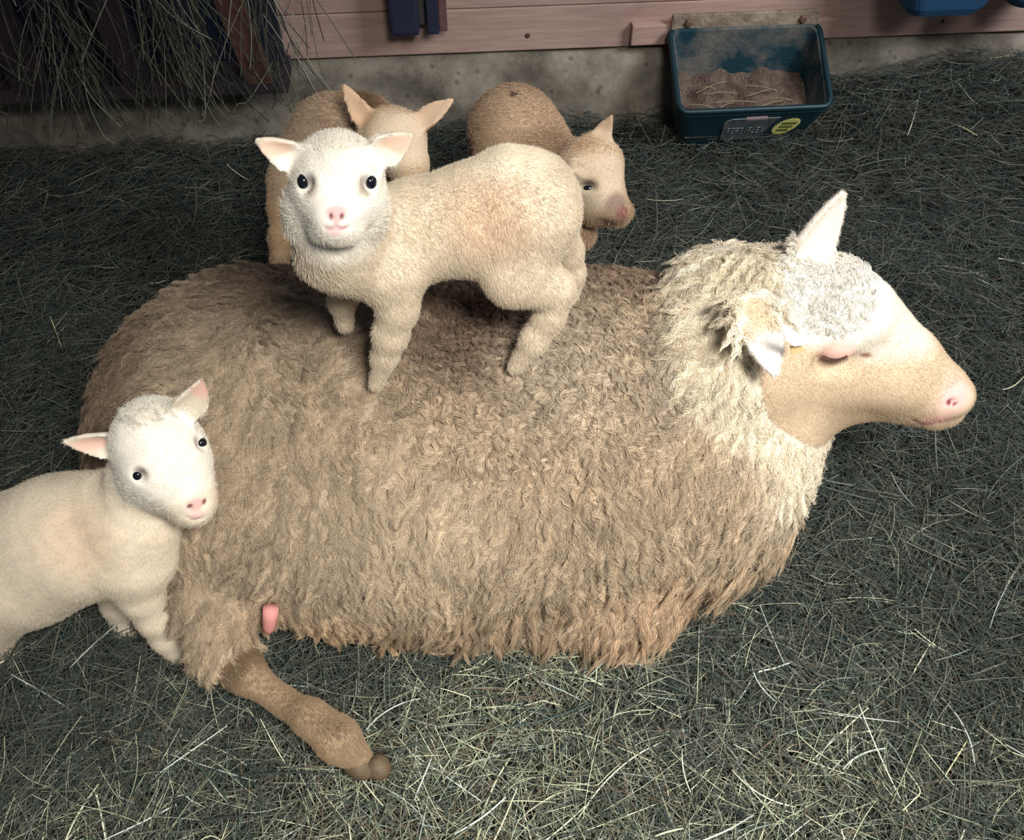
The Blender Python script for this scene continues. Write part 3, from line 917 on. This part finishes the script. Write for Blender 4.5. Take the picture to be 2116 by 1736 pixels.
    def facecol(P):
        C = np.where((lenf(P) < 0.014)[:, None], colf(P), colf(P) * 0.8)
        return field_over(P, C, [(S(1975, 822), 0.036, lin(232, 184, 176), 0.8), (S(1930, 872), 0.030, lin(228, 180, 168), 0.8), (e, 0.027, lin(226, 182, 168), 0.4),
                                 (S(1790, 737), (0.011, 0.02, 0.006), lin(140, 104, 90), 0.7), (S(1964, 832), 0.0065, lin(120, 62, 60), 0.5), (S(1974, 836), 0.0045, lin(130, 70, 66), 0.5),
                                 (S(1890, 869), 0.007, lin(180, 118, 108), 0.7), (S(1912, 875), 0.008, lin(180, 118, 108), 0.7)])
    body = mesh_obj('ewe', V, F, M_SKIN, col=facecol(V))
    tag(body, 'large woolly ewe with white head and brown-grey fleece lying on the hay, eyes closed', 'sheep')
    sk = Skin(V, F, N)

    def flow(P):
        v = np.tile(np.array([-0.25, -0.35, -1.0]), (len(P), 1))
        w = sstep((0.12 - np.linalg.norm((P - W(1480, 700, 0.82)) / np.array([1, 1.3, 1.2]), axis=1)) / 0.08)[:, None]
        v = v * (1 - w) + np.array([-1.0, -0.3, -0.35]) * w
        w = sstep((P[:, 0] - 0.33) / 0.08)[:, None] * sstep((0.35 - P[:, 2]) / 0.1)[:, None]
        v = v * (1 - w) + np.array([0.15, -0.2, -1.0]) * w
        # swirl for irregular locks
        v[:, 0] += 0.55 * np.sin(P[:, 0] * 21 + 2 * np.sin(P[:, 2] * 17)); v[:, 1] += 0.25 * np.sin(P[:, 0] * 33 + P[:, 2] * 27)
        return v
    dl = np.where(lenf(sk.cen) > 0.017, 1.0, 0.0)
    Lw = lenf(sk.cen)
    curlz = lambda P: sstep((1 - np.linalg.norm((P - W(1130, 760, 0.84)) / np.array([0.24, 0.22, 0.16]), axis=1)) / 0.35)
    ampf = lambda P: 0.0030 + 0.0008 * curlz(P)
    radf = lambda P: 0.0062 - 0.0015 * curlz(P)
    for c_, r_ in ((W(590, 1285, 0.60), 0.045),):
        dl = dl * (np.linalg.norm(sk.cen - c_, axis=1) > r_)
    locks('fleece', sk, 15500, 30, lenf, colf, flow, ampf, radf, body, floor_z=0.012, dens=dl, K=13, rad=0.00026, waves=(2.2, 3.4), tip=0.14)
    dcz = dl * curlz(sk.cen)
    locks('shoulder_curls', sk, 2600, 16, lambda P: np.full(len(P), 0.024), lambda P: colf(P) * 1.12, flow, lambda P: np.full(len(P), 0.0042), lambda P: np.full(len(P), 0.0022), body, K=12, dens=dcz, lift=0.62, waves=(1.3, 2.0), tip=0.8, rad=0.0003)
    low = dl * sstep((0.26 - sk.cen[:, 2]) / 0.14) * (sk.cen[:, 1] < 0.80) * (sk.cen[:, 0] > -0.25)
    locks('belly_locks', sk, 1900, 44, lambda P: np.full(len(P), 0.062), lambda P: colf(P) * np.array([1.08, 1.04, 1.0]), lambda P: np.tile(np.array([-0.08, -0.5, -1.0]), (len(P), 1)), lambda P: np.full(len(P), 0.0026), lambda P: np.full(len(P), 0.0095), body, K=12, rad=0.00026, lift=0.24, floor_z=0.035, dens=low, waves=(1.6, 2.6), tip=0.10)
    fl2 = lambda P: lenf(P) * 0.55
    locks('undercoat', sk, 12000, 14, fl2, lambda P: colf(P) * 0.92, flow, lambda P: np.full(len(P), 0.0022), lambda P: np.full(len(P), 0.009), body, floor_z=0.01, dens=dl, lift=0.5, K=6)
    incr = np.linalg.norm((sk.cen - crown) / np.array([0.078, 0.11, 0.070]), axis=1) < 1
    dcrown = np.where((Lw > 0.0085) & (Lw < 0.017) & incr, 1.0, 0.0)
    locks('crown_curls', sk, 1500, 14, lambda P: np.full(len(P), 0.015), colf, const_flow((-0.6, 0.1, 0.4)), lambda P: np.full(len(P), 0.0032), lambda P: np.full(len(P), 0.0020), body, K=10, dens=dcrown, lift=0.5, waves=(1.2, 1.8), tip=0.9)
    dface = np.where(((Lw <= 0.0115) | ((Lw < 0.019) & ~incr)) & (sk.cen[:, 0] > 0.2), 1.0, 0.0)
    pink = [(S(1978, 830), 0.034, 0.0008, 0.6), (e, 0.022, 0.0007, 0.3), (S(1788, 737), 0.008, 0.0006, 0.5)]
    fur('face_hair', sk, 130000, lambda P: np.minimum(np.maximum(lenf(P), 0.0050), field(P, 0.0055, pink)), facecol, const_flow((0.7, -0.1, -0.6)), body, rad=0.00022, lift=0.28, dens=dface, cjit=0.04)
    dleg = np.where((Lw <= 0.017) & (sk.cen[:, 0] < 0.1), 1.0, 0.0)
    fur('leg_hair', sk, 34000, lambda P: np.maximum(lenf(P), 0.0065), colf, const_flow((0.6, -0.5, -0.4)), body, rad=0.0003, lift=0.3, dens=dleg, cjit=0.12)

    bvh = make_bvh(V, F)
    # eyelashes
    out = []
    for px in np.linspace(1703, 1750, 20):
        t = (px - 1726) / 24; py = 741 - 8 * t * t
        p, n_, d = hit(bvh, px, py)
        if p is None: continue
        n_ = norm(n_); tip = p + n_ * 0.004 + np.array([0.001 * t, -0.001, -0.006])
        out.append(tube([p - n_ * 0.001, p + n_ * 0.0025 + np.array([0, 0, -0.0025]), tip], [0.0006, 0.0005, 0.0002], 5))
    V2, F2 = join(*out); mesh_obj('eyelashes', V2, F2, M_LASH, body)
    # ear tag: white flag on the near ear with a pale yellow back piece
    ec = (near_b + near_t) / 2; ax = norm(near_t - near_b)
    q = [(1612, 664), (1636, 680), (1676, 708), (1661, 713), (1641, 716), (1624, 702)]
    front = [W(px, py, 0.694) for px, py in q]; back = [p + np.array([0, 0.0025, -0.001]) for p in front]
    n_ = len(q); F3 = [list(range(n_)), list(range(2 * n_ - 1, n_ - 1, -1))] + [[i, i + n_, (i + 1) % n_ + n_, (i + 1) % n_] for i in range(n_)]
    tg = mesh_obj('ear_tag', front + back, F3, M_TAG, body, smooth=False); tag(tg, 'white plastic flag tag')
    q = [(1632, 716), (1655, 714), (1666, 726), (1636, 733)]
    front = [W(px, py, 0.704) for px, py in q]; back = [p + np.array([0, 0.002, -0.001]) for p in front]; n_ = 4
    F3 = [[0, 1, 2, 3], [7, 6, 5, 4]] + [[i, i + 4, (i + 1) % 4 + 4, (i + 1) % 4] for i in range(4)]
    tg = mesh_obj('ear_tag_back', front + back, F3, M_TAGY, body, smooth=False); tag(tg, 'pale yellow back piece of the ear tag')
    # teat
    tp = W(560, 1255, 0.570); tt = W(555, 1306, 0.556)
    V2, F2 = tube([tp, tp + (tt - tp) * 0.4, tp + (tt - tp) * 0.8, tt, tt + (tt - tp) * 0.06], [0.0100, 0.0100, 0.0085, 0.005, 0.0015], 14)
    o = mesh_obj('teat', V2, F2, m_plain('pink_skin', lin(206, 140, 134), 0.65, 0.2), body); tag(o, 'pink teat')
    # cloven hoof
    hb = P0[-1][0]
    for dx, dz in ((-0.014, 0.004), (0.014, -0.004)):
        a = hb + np.array([dx, 0.0, dz]); t2 = W(788, 1606, 0.408) + np.array([dx * 0.7, 0, 0.006])
        V2, F2 = tube([a, a + (t2 - a) * 0.5, a + (t2 - a) * 0.85, t2], [0.017, 0.016, 0.011, 0.003], 12)
        mesh_obj('hoof', V2, F2, M_HOOF, body)
    return body


def field_over(P, base, spots):
    val = base.copy()
    for sp in spots:
        c, r, v = sp[:3]; soft = sp[3] if len(sp) > 3 else 0.5
        d = np.linalg.norm((P - np.asarray(c)) / np.asarray(r, float), axis=1)
        w = sstep((1 - d) / soft)[:, None]
        val = val * (1 - w) + np.asarray(v) * w
    return val


build_ewe()

# ================================================================== the lambs


def finish_lamb(B, name, label, colf, skincol, lenf, flowf, eyes, n_fur, rad=0.0003, group=None, extra_skin=None, eye_r=0.0062, lift=0.35, eye_sq=(1, 1, 1), curl=0.0):
    V, F, N = B.mesh()
    o = mesh_obj(name, V, F, M_SKIN, col=skincol(V))
    tag(o, label, 'lamb')
    sk = Skin(V, F, N)
    fur('coat', sk, n_fur, lenf, colf, flowf, o, rad=rad, lift=lift, K=5, jit=0.35, cjit=0.06, curl=curl)
    bvh = make_bvh(V, F)
    for (px, py, r) in eyes:
        p, n_, d = hit(bvh, px, py)
        if p is None: continue
        c = p + d * r * 0.62
        eyeball(o, c, r, eye_sq)
    return o, V, F, N, bvh, sk


def smile(B, pts, S, r=0.0015):
    for a, b_ in zip(pts[:-1], pts[1:]):
        B.cone(S(*a), r, S(*b_), r, 0.003, 'sub')


# ---------------- lamb standing on the ewe's back, looking at the camera
def lamb_on_back():
    B = Body([grid(-0.30, 0.13, (-0.26, -0.08), 0.005, 0.0022), grid(0.62, 0.98, (0.65, 0.78), 0.006, 0.0022), grid(0.38, 0.84, (0.63, 0.80), 0.005, 0.0022)])
    B.chain([(745, 500, 0.79, 86), (860, 478, 0.82, 102), (980, 455, 0.83, 112), (1065, 415, 0.835, 108), (1100, 408, 0.838, 88)], k=0.03)
    B.chain([(745, 470, 0.79, 70), (712, 425, 0.775, 72)], k=0.03)                      # neck
    B.chain([(720, 545, 0.765, 60), (790, 560, 0.775, 66)], k=0.03)                     # chest
    B.chain([(655, 470, 0.750, 46), (668, 530, 0.750, 52)], k=0.03); B.chain([(735, 470, 0.750, 46), (715, 530, 0.745, 56)], k=0.03)
    # near fore leg
    B.chain([(815, 565, 0.765, 58), (822, 635, 0.755, 38), (806, 692, 0.751, 32), (795, 735, 0.750, 23), (775, 795, 0.748, 13)], k=0.02)
    # far fore leg
    B.chain([(722, 580, 0.800, 42), (706, 622, 0.810, 24), (712, 670, 0.815, 17)], k=0.02)
    # near hind leg
    B.chain([(1100, 455, 0.815, 92), (1075, 545, 0.795, 66), (1055, 580, 0.785, 46)], k=0.03)
    B.chain([(1060, 575, 0.785, 52), (1120, 590, 0.790, 44), (1148, 600, 0.792, 38)], k=0.02)
    B.chain([(1150, 598, 0.792, 32), (1136, 650, 0.785, 29), (1103, 703, 0.777, 25), (1062, 760, 0.770, 14)], k=0.012)
    # far hind leg
    B.chain([(1130, 460, 0.87, 60), (1172, 520, 0.885, 30), (1182, 565, 0.885, 24), (1176, 615, 0.89, 20)], k=0.02)
    # tail over the rump
    B.chain([(1140, 345, 0.845, 22), (1168, 385, 0.842, 18), (1175, 430, 0.838, 16), (1160, 475, 0.832, 13)], k=0.006)
    # head
    B.ell(W(698, 356, 0.760), (0.043, 0.040, 0.037), k=0.02)
    B.ell(W(698, 405, 0.735), (0.041, 0.040, 0.038), k=0.02)
    B.chain([(696, 400, 0.725, 66), (695, 448, 0.700, 40)], k=0.02)
    B.chain([(695, 462, 0.699, 38)], k=0.012)
    B.chain([(666, 478, 0.702, 22), (724, 478, 0.702, 22)], k=0.012)
    B.chain([(650, 455, 0.738, 40), (690, 502, 0.729, 42), (738, 455, 0.738, 40)], k=0.03)
    B.chain([(645, 420, 0.742, 44)], k=0.015); B.chain([(750, 420, 0.742, 44)], k=0.015)
    B.ear(W(618, 330, 0.757), W(530, 290, 0.752), (0.1, -1, 0.25), 0.0155, 0.0032, 0.5, 0.010)
    B.ear(W(778, 322, 0.757), W(851, 279, 0.757), (-0.1, -1, 0.25), 0.0165, 0.0032, 0.5, 0.010)
    S = B.probe(); nose = S(695, 445); eL, eR = W(569, 305, 0.752), W(823, 297, 0.755)
    for px in (630, 764):
        B.ell(S(px, 378, 0.000), (0.008, 0.006, 0.009), k=0.008, mode='sub')
    for p_, q_, t_ in (((677, 441), (687, 452), (690, 447)), ((712, 441), (703, 452), (700, 447))):
        B.cone(S(*p_), 0.0010, S(*q_), 0.0017, 0.002, 'sub')
    smile(B, [(670, 470), (683, 474), (695, 472), (708, 474), (725, 468)], S, 0.0011)
    B.cone(S(695, 456), 0.0007, S(695, 472), 0.0007, 0.002, 'sub')

    def lenf(P):
        L = field(P, 0.0065, [(W(695, 390, 0.73), 0.060, 0.0045, 0.3), (W(690, 300, 0.76), 0.036, 0.009, 0.8), (W(618, 440, 0.74), 0.034, 0.014, 0.7), (W(770, 450, 0.74), 0.030, 0.012, 0.7), (W(660, 515, 0.74), 0.045, 0.013, 0.7),
                              (W(670, 520, 0.76), 0.04, 0.010, 0.6), (W(695, 420, 0.70), 0.026, 0.0028, 0.5), (nose, 0.015, 0.0004, 0.3), (S(696, 476), (0.016, 0.02, 0.009), 0.0004, 0.4),
                              (eL, 0.028, 0.0022, 0.4), (eR, 0.028, 0.0022, 0.4), (S(630, 378), 0.011, 0.0008, 0.4), (S(764, 378), 0.011, 0.0008, 0.4)])
        return L

    def colf(P):
        C = field(P, np.array([0.72, 0.62, 0.48]), [(W(1010, 450, 0.78), 0.075, lin(222, 198, 172), 0.8), (W(700, 400, 0.73), 0.085, np.array([0.88, 0.83, 0.73]), 0.3),
                                                   (W(1020, 315, 0.84), (0.1, 0.06, 0.03), lin(238, 226, 204), 0.7), (W(870, 470, 0.76), 0.035, lin(208, 192, 164), 0.8),
                                                   (S(640, 388), 0.014, lin(186, 172, 156), 0.8), (S(754, 388), 0.014, lin(186, 172, 156), 0.8)])
        C = C * (1 + 0.05 * np.sin(P[:, 0] * 190 + 3 * np.sin(P[:, 2] * 150)))[:, None]
        return C

    def skincol(V):
        return field_over(V, colf(V) * 0.95, [(S(695, 442), (0.0135, 0.02, 0.0080), lin(214, 176, 172), 0.5), (S(695, 455), (0.0045, 0.02, 0.009), lin(214, 176, 172), 0.6), (S(696, 478), (0.0150, 0.02, 0.0085), lin(226, 190, 188), 0.8),
                                             (S(684, 448), (0.0030, 0.01, 0.0038), lin(110, 66, 66), 0.7), (S(706, 448), (0.0030, 0.01, 0.0038), lin(110, 66, 66), 0.7),
                                             (S(682, 473), (0.008, 0.01, 0.0018), lin(184, 130, 130), 0.8), (S(710, 473), (0.008, 0.01, 0.0018), lin(184, 130, 130), 0.8),
                                             (S(630, 377), 0.012, lin(96, 80, 78), 0.8), (S(764, 377), 0.012, lin(96, 80, 78), 0.8),
                                             (eL, (0.022, 0.02, 0.010), lin(236, 204, 182), 0.4), (eR, (0.022, 0.02, 0.010), lin(236, 202, 178), 0.4)])

    def flow(P):
        v = np.tile(np.array([0.6, 0.0, -0.8]), (len(P), 1))
        w = sstep((0.085 - np.linalg.norm(P - W(697, 370, 0.74), axis=1)) / 0.03)[:, None]
        rad_ = norm(P - W(695, 440, 0.70))
        return v * (1 - w) + rad_ * w
    o, V, F, N, bvh, sk = finish_lamb(B, 'lamb', 'white lamb standing on top of the lying ewe, facing the camera', colf, skincol, lenf, flow, [(629, 377, 0.0094), (765, 378, 0.0094)], 170000, rad=0.00022, eye_sq=(0.72, 0.9, 1.0))
    crown = np.where(np.linalg.norm(sk.cen - W(690, 285, 0.76), axis=1) < 0.028, 1.0, 0.0)
    locks('crown_tuft', sk, 200, 20, lambda P: np.full(len(P), 0.010), colf, lambda P: norm(P - W(690, 380, 0.72)), lambda P: np.full(len(P), 0.0006), lambda P: np.full(len(P), 0.0035), o, K=5, rad=0.00020, lift=0.5, dens=crown, tip=0.5)
    body = np.where((sk.cen[:, 0] > -0.08) & (sk.nc[:, 2] > -0.2) & (sk.cen[:, 2] > 0.55), 1.0, 0.0)
    locks('back_curls', sk, 1500, 8, lambda P: np.full(len(P), 0.010), colf, const_flow((0.5, 0, -0.8)), lambda P: np.full(len(P), 0.0012), lambda P: np.full(len(P), 0.0018), o, K=6, rad=0.00026, lift=0.3, dens=body, waves=(0.8, 1.4), tip=0.5)


# ---------------- lamb at the left edge
def lamb_left():
    B = Body([grid(-0.86, -0.34, (-0.60, -0.34), 0.006, 0.0024), grid(0.50, 0.86, (0.58, 0.72), 0.006, 0.0024), grid(-0.01, 0.54, (0.32, 0.52), 0.006, 0.0024)])
    B.chain([(270, 1105, 0.640, 98), (180, 1120, 0.650, 118), (60, 1165, 0.655, 128), (-60, 1210, 0.655, 132)], k=0.03)
    B.chain([(290, 1060, 0.645, 84), (300, 985, 0.665, 76)], k=0.03)
    B.chain([(215, 1040, 0.668, 66), (120, 1085, 0.670, 100), (0, 1130, 0.670, 104), (-60, 1160, 0.67, 104)], k=0.04)
    B.chain([(285, 1150, 0.628, 72)], k=0.03)
    B.chain([(278, 1165, 0.618, 66), (290, 1225, 0.606, 44), (318, 1275, 0.600, 34), (340, 1315, 0.597, 27), (368, 1352, 0.594, 22)], k=0.02)
    B.chain([(238, 1190, 0.66, 50), (245, 1245, 0.655, 32), (262, 1290, 0.65, 27), (266, 1335, 0.645, 23)], k=0.02)
    B.chain([(-60, 1240, 0.64, 110), (-20, 1330, 0.62, 60), (-40, 1420, 0.60, 36)], k=0.03)
    # head looking right, down and a little to the camera, tilted
    B.ell(W(318, 918, 0.668), (0.047, 0.044, 0.044), k=0.02)
    B.chain([(325, 905, 0.668, 78), (345, 955, 0.648, 84)], k=0.02)
    B.chain([(345, 960, 0.645, 80), (392, 1025, 0.618, 50), (402, 1046, 0.610, 38)], k=0.02)
    B.chain([(330, 985, 0.650, 74), (385, 1045, 0.622, 40)], k=0.02)
    B.ear(W(248, 918, 0.672), W(133, 913, 0.665), (0.0, -1, 0.35), 0.0175, 0.0032, 0.5, 0.010)
    B.ear(W(372, 862, 0.680), W(447, 768, 0.685), (0.2, -1, 0.2), 0.0185, 0.0032, 0.5, 0.010)
    S = B.probe()
    B.ell(S(287, 983), (0.008, 0.006, 0.008), k=0.008, mode='sub'); B.ell(S(416, 916), (0.007, 0.007, 0.008), k=0.008, mode='sub')
    B.cone(S(388, 1042), 0.0014, S(395, 1052), 0.0022, 0.002, 'sub'); B.cone(S(424, 1032), 0.0014, S(420, 1045), 0.0020, 0.002, 'sub')
    smile(B, [(384, 1068), (398, 1074), (412, 1074), (426, 1068)], S, 0.0010)
    nose = S(405, 1048); eL, eR = W(190, 915, 0.667), W(420, 805, 0.683)

    def lenf(P):
        return field(P, 0.0065, [(W(335, 950, 0.65), 0.062, 0.0040, 0.3), (W(300, 855, 0.68), 0.036, 0.011, 0.6), (W(375, 1000, 0.62), 0.030, 0.0028, 0.5), (nose, 0.020, 0.0004, 0.3),
                                 (eL, 0.034, 0.0022, 0.4), (eR, 0.030, 0.0022, 0.4), (S(287, 981), 0.011, 0.0008, 0.4), (S(415, 916), 0.010, 0.0008, 0.4)])

    def colf(P):
        C = field(P, np.array([0.82, 0.72, 0.57]), [(W(335, 930, 0.66), 0.085, np.array([0.88, 0.83, 0.73]), 0.3), (W(150, 1120, 0.6), 0.08, lin(232, 212, 186), 0.8), (W(10, 1180, 0.56), 0.03, lin(200, 172, 150), 0.8),
                                                   (W(305, 1000, 0.625), 0.014, lin(226, 190, 168), 0.8)])
        return C * (1 + 0.04 * np.sin(P[:, 0] * 180 + 3 * np.sin(P[:, 2] * 150)))[:, None]

    def skincol(V):
        return field_over(V, colf(V) * 0.95, [(S(404, 1044), (0.0130, 0.02, 0.0110), lin(216, 176, 168), 0.6), (S(405, 1068), (0.0145, 0.02, 0.008), lin(228, 194, 184), 0.8),
                                             (S(392, 1047), (0.0045, 0.01, 0.0035), lin(112, 66, 64), 0.6), (S(422, 1038), (0.003, 0.01, 0.0045), lin(130, 80, 76), 0.6), (S(405, 1073), (0.012, 0.01, 0.0016), lin(176, 116, 112), 0.7),
                                             (S(287, 981), 0.012, lin(120, 100, 96), 0.7), (S(415, 916), 0.011, lin(120, 100, 96), 0.7),
                                             (eL, (0.026, 0.03, 0.011), lin(240, 200, 180), 0.4), (eR, (0.018, 0.02, 0.018), lin(240, 200, 180), 0.5), (W(310, 990, 0.62), 0.012, lin(226, 184, 170), 0.7)])

    def flow(P):
        v = np.tile(np.array([-0.5, 0.0, -0.8]), (len(P), 1))
        w = sstep((0.085 - np.linalg.norm(P - W(335, 930, 0.66), axis=1)) / 0.03)[:, None]
        return v * (1 - w) + norm(P - nose) * w
    o, V, F, N, bvh, sk = finish_lamb(B, 'lamb', 'white lamb at the left edge beside the rump of the ewe', colf, skincol, lenf, flow, [(286, 981, 0.0085), (415, 916, 0.0085)], 160000, rad=0.00022, eye_sq=(0.8, 0.9, 0.9))
    crown = np.where(np.linalg.norm(sk.cen - W(320, 852, 0.68), axis=1) < 0.032, 1.0, 0.0)
    locks('crown_tuft', sk, 230, 18, lambda P: np.full(len(P), 0.013), colf, const_flow((-0.8, 0.3, 0.2)), lambda P: np.full(len(P), 0.002), lambda P: np.full(len(P), 0.003), o, K=7, rad=0.00025, lift=0.5, dens=crown)


# ---------------- tan lamb behind, left: head lowered, back to us
def lamb_behind_left():
    B = Body([grid(-0.56, -0.02, (9, 9), 0.0045, 0.0045), grid(1.10, 1.62, (9, 9), 0.0055, 0.0055), grid(-0.01, 0.56, (9, 9), 0.0045, 0.0045)])
    B.chain([(650, 330, 1.36, 76), (690, 290, 1.38, 88), (745, 280, 1.40, 84)], k=0.04)
    B.chain([(640, 400, 1.33, 72), (700, 380, 1.34, 80)], k=0.04)
    B.chain([(605, 380, 1.31, 42), (590, 430, 1.29, 30), (582, 490, 1.26, 22), (578, 540, 1.23, 18)], k=0.03)
    B.chain([(720, 430, 1.33, 60), (720, 520, 1.27, 30), (715, 580, 1.22, 20)], k=0.03)
    B.chain([(840, 400, 1.36, 40), (840, 470, 1.31, 22), (835, 560, 1.25, 16)], k=0.03)
    B.chain([(760, 300, 1.37, 70), (810, 300, 1.32, 60)], k=0.03)
    B.ell(W(812, 288, 1.300), (0.050, 0.052, 0.048), k=0.02)
    B.chain([(818, 300, 1.29, 58), (842, 338, 1.25, 42), (850, 365, 1.22, 30)], k=0.02)
    B.ear(W(762, 262, 1.31), W(707, 172, 1.32), (0.3, -1, 0.3), 0.019, 0.0045, 0.5, 0.016)
    B.ear(W(862, 256, 1.30), W(937, 206, 1.31), (-0.2, -0.8, 0.6), 0.018, 0.0045, 0.4, 0.016)
    eL = W(735, 215, 1.315)
    lenf = lambda P: field(P, 0.010, [(W(820, 310, 1.27), 0.075, 0.005, 0.3), (eL, 0.045, 0.003, 0.4), (W(905, 228, 1.3), 0.04, 0.003, 0.4)])

    def colf(P):
        C = field(P, lin(196, 168, 134), [(W(640, 300, 1.33), 0.14, lin(196, 172, 146), 0.6), (W(820, 300, 1.27), 0.085, lin(244, 222, 192), 0.5), (W(760, 200, 1.4), (0.06, 0.1, 0.03), lin(140, 112, 88), 0.7),
                                          (eL, 0.045, lin(232, 196, 160), 0.5), (W(905, 228, 1.3), 0.05, lin(236, 204, 172), 0.5), (W(845, 385, 1.25), 0.03, lin(150, 120, 104), 0.6)])
        return C
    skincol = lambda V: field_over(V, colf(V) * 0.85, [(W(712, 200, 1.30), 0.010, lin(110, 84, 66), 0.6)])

    def flow(P): return np.tile(np.array([-0.4, -0.2, -0.9]), (len(P), 1))
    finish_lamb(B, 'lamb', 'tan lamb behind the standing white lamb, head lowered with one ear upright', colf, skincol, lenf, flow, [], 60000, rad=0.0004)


# ---------------- tan lamb behind, right: face in profile to the right
def lamb_behind_right():
    B = Body([grid(-0.16, 0.26, (9, 9), 0.0045, 0.004), grid(1.08, 1.66, (9, 9), 0.0055, 0.0055), grid(-0.01, 0.50, (9, 9), 0.0045, 0.004)])
    B.chain([(1062, 272, 1.47, 92), (1080, 310, 1.42, 96), (1130, 350, 1.36, 76)], k=0.04)
    B.chain([(1035, 390, 1.36, 50), (1030, 480, 1.30, 26), (1030, 550, 1.25, 18)], k=0.03)
    B.chain([(1130, 400, 1.36, 46), (1150, 480, 1.29, 26), (1150, 560, 1.23, 18)], k=0.03)
    B.chain([(1135, 350, 1.34, 66), (1190, 360, 1.29, 58)], k=0.03)
    B.chain([(1160, 440, 1.29, 52), (1190, 480, 1.26, 40)], k=0.03)
    B.ell(W(1226, 345, 1.27), (0.048, 0.044, 0.050), k=0.02)
    B.chain([(1218, 360, 1.265, 60), (1240, 395, 1.245, 48), (1268, 430, 1.225, 34), (1283, 440, 1.22, 22)], k=0.02)
    B.chain([(1190, 400, 1.265, 48), (1225, 430, 1.24, 34)], k=0.02)
    B.ear(W(1232, 302, 1.285), W(1264, 238, 1.30), (-0.3, -1, 0.3), 0.017, 0.0045, 0.4, 0.014)
    B.ear(W(1195, 345, 1.235), W(1150, 332, 1.225), (0.0, -0.9, 0.5), 0.013, 0.004, 0.4, 0.012)
    S = B.probe()
    B.ell(S(1215, 384), (0.013, 0.008, 0.008), k=0.008, mode='sub')
    B.cone(S(1288, 432), 0.0022, S(1293, 437), 0.003, 0.003, 'sub')
    smile(B, [(1240, 452), (1262, 456), (1282, 452)], S, 0.002)
    lenf = lambda P: field(P, 0.010, [(W(1235, 380, 1.24), 0.075, 0.0045, 0.4), (W(1285, 440, 1.22), 0.02, 0.002, 0.5), (W(1255, 262, 1.29), 0.035, 0.003, 0.5), (W(1165, 340, 1.22), 0.025, 0.003, 0.5)])

    def colf(P):
        return field(P, lin(188, 160, 132), [(W(1080, 250, 1.42), 0.10, lin(222, 196, 166), 0.8), (W(1230, 350, 1.24), 0.08, lin(226, 204, 176), 0.5), (W(1225, 300, 1.27), 0.04, lin(216, 188, 156), 0.6), (W(1215, 410, 1.21), 0.035, lin(214, 196, 170), 0.6),
                                              (W(1272, 420, 1.21), 0.025, lin(160, 136, 120), 0.6), (W(1290, 438, 1.2), 0.014, lin(160, 112, 100), 0.5), (W(1168, 340, 1.22), 0.022, lin(140, 120, 100), 0.7),
                                              (S(1216, 384), (0.020, 0.02, 0.011), lin(84, 70, 66), 0.7), (W(1065, 197, 1.46), 0.010, lin(80, 62, 50), 0.6), (W(1262, 456, 1.2), (0.03, 0.02, 0.006), lin(80, 60, 56), 0.6)])
    flow = lambda P: np.tile(np.array([-0.3, -0.3, -0.9]), (len(P), 1))
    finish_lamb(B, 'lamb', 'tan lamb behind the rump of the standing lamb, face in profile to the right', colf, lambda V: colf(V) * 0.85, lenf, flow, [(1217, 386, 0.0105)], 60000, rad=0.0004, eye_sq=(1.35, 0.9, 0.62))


lamb_on_back()
lamb_left()
lamb_behind_left()
lamb_behind_right()
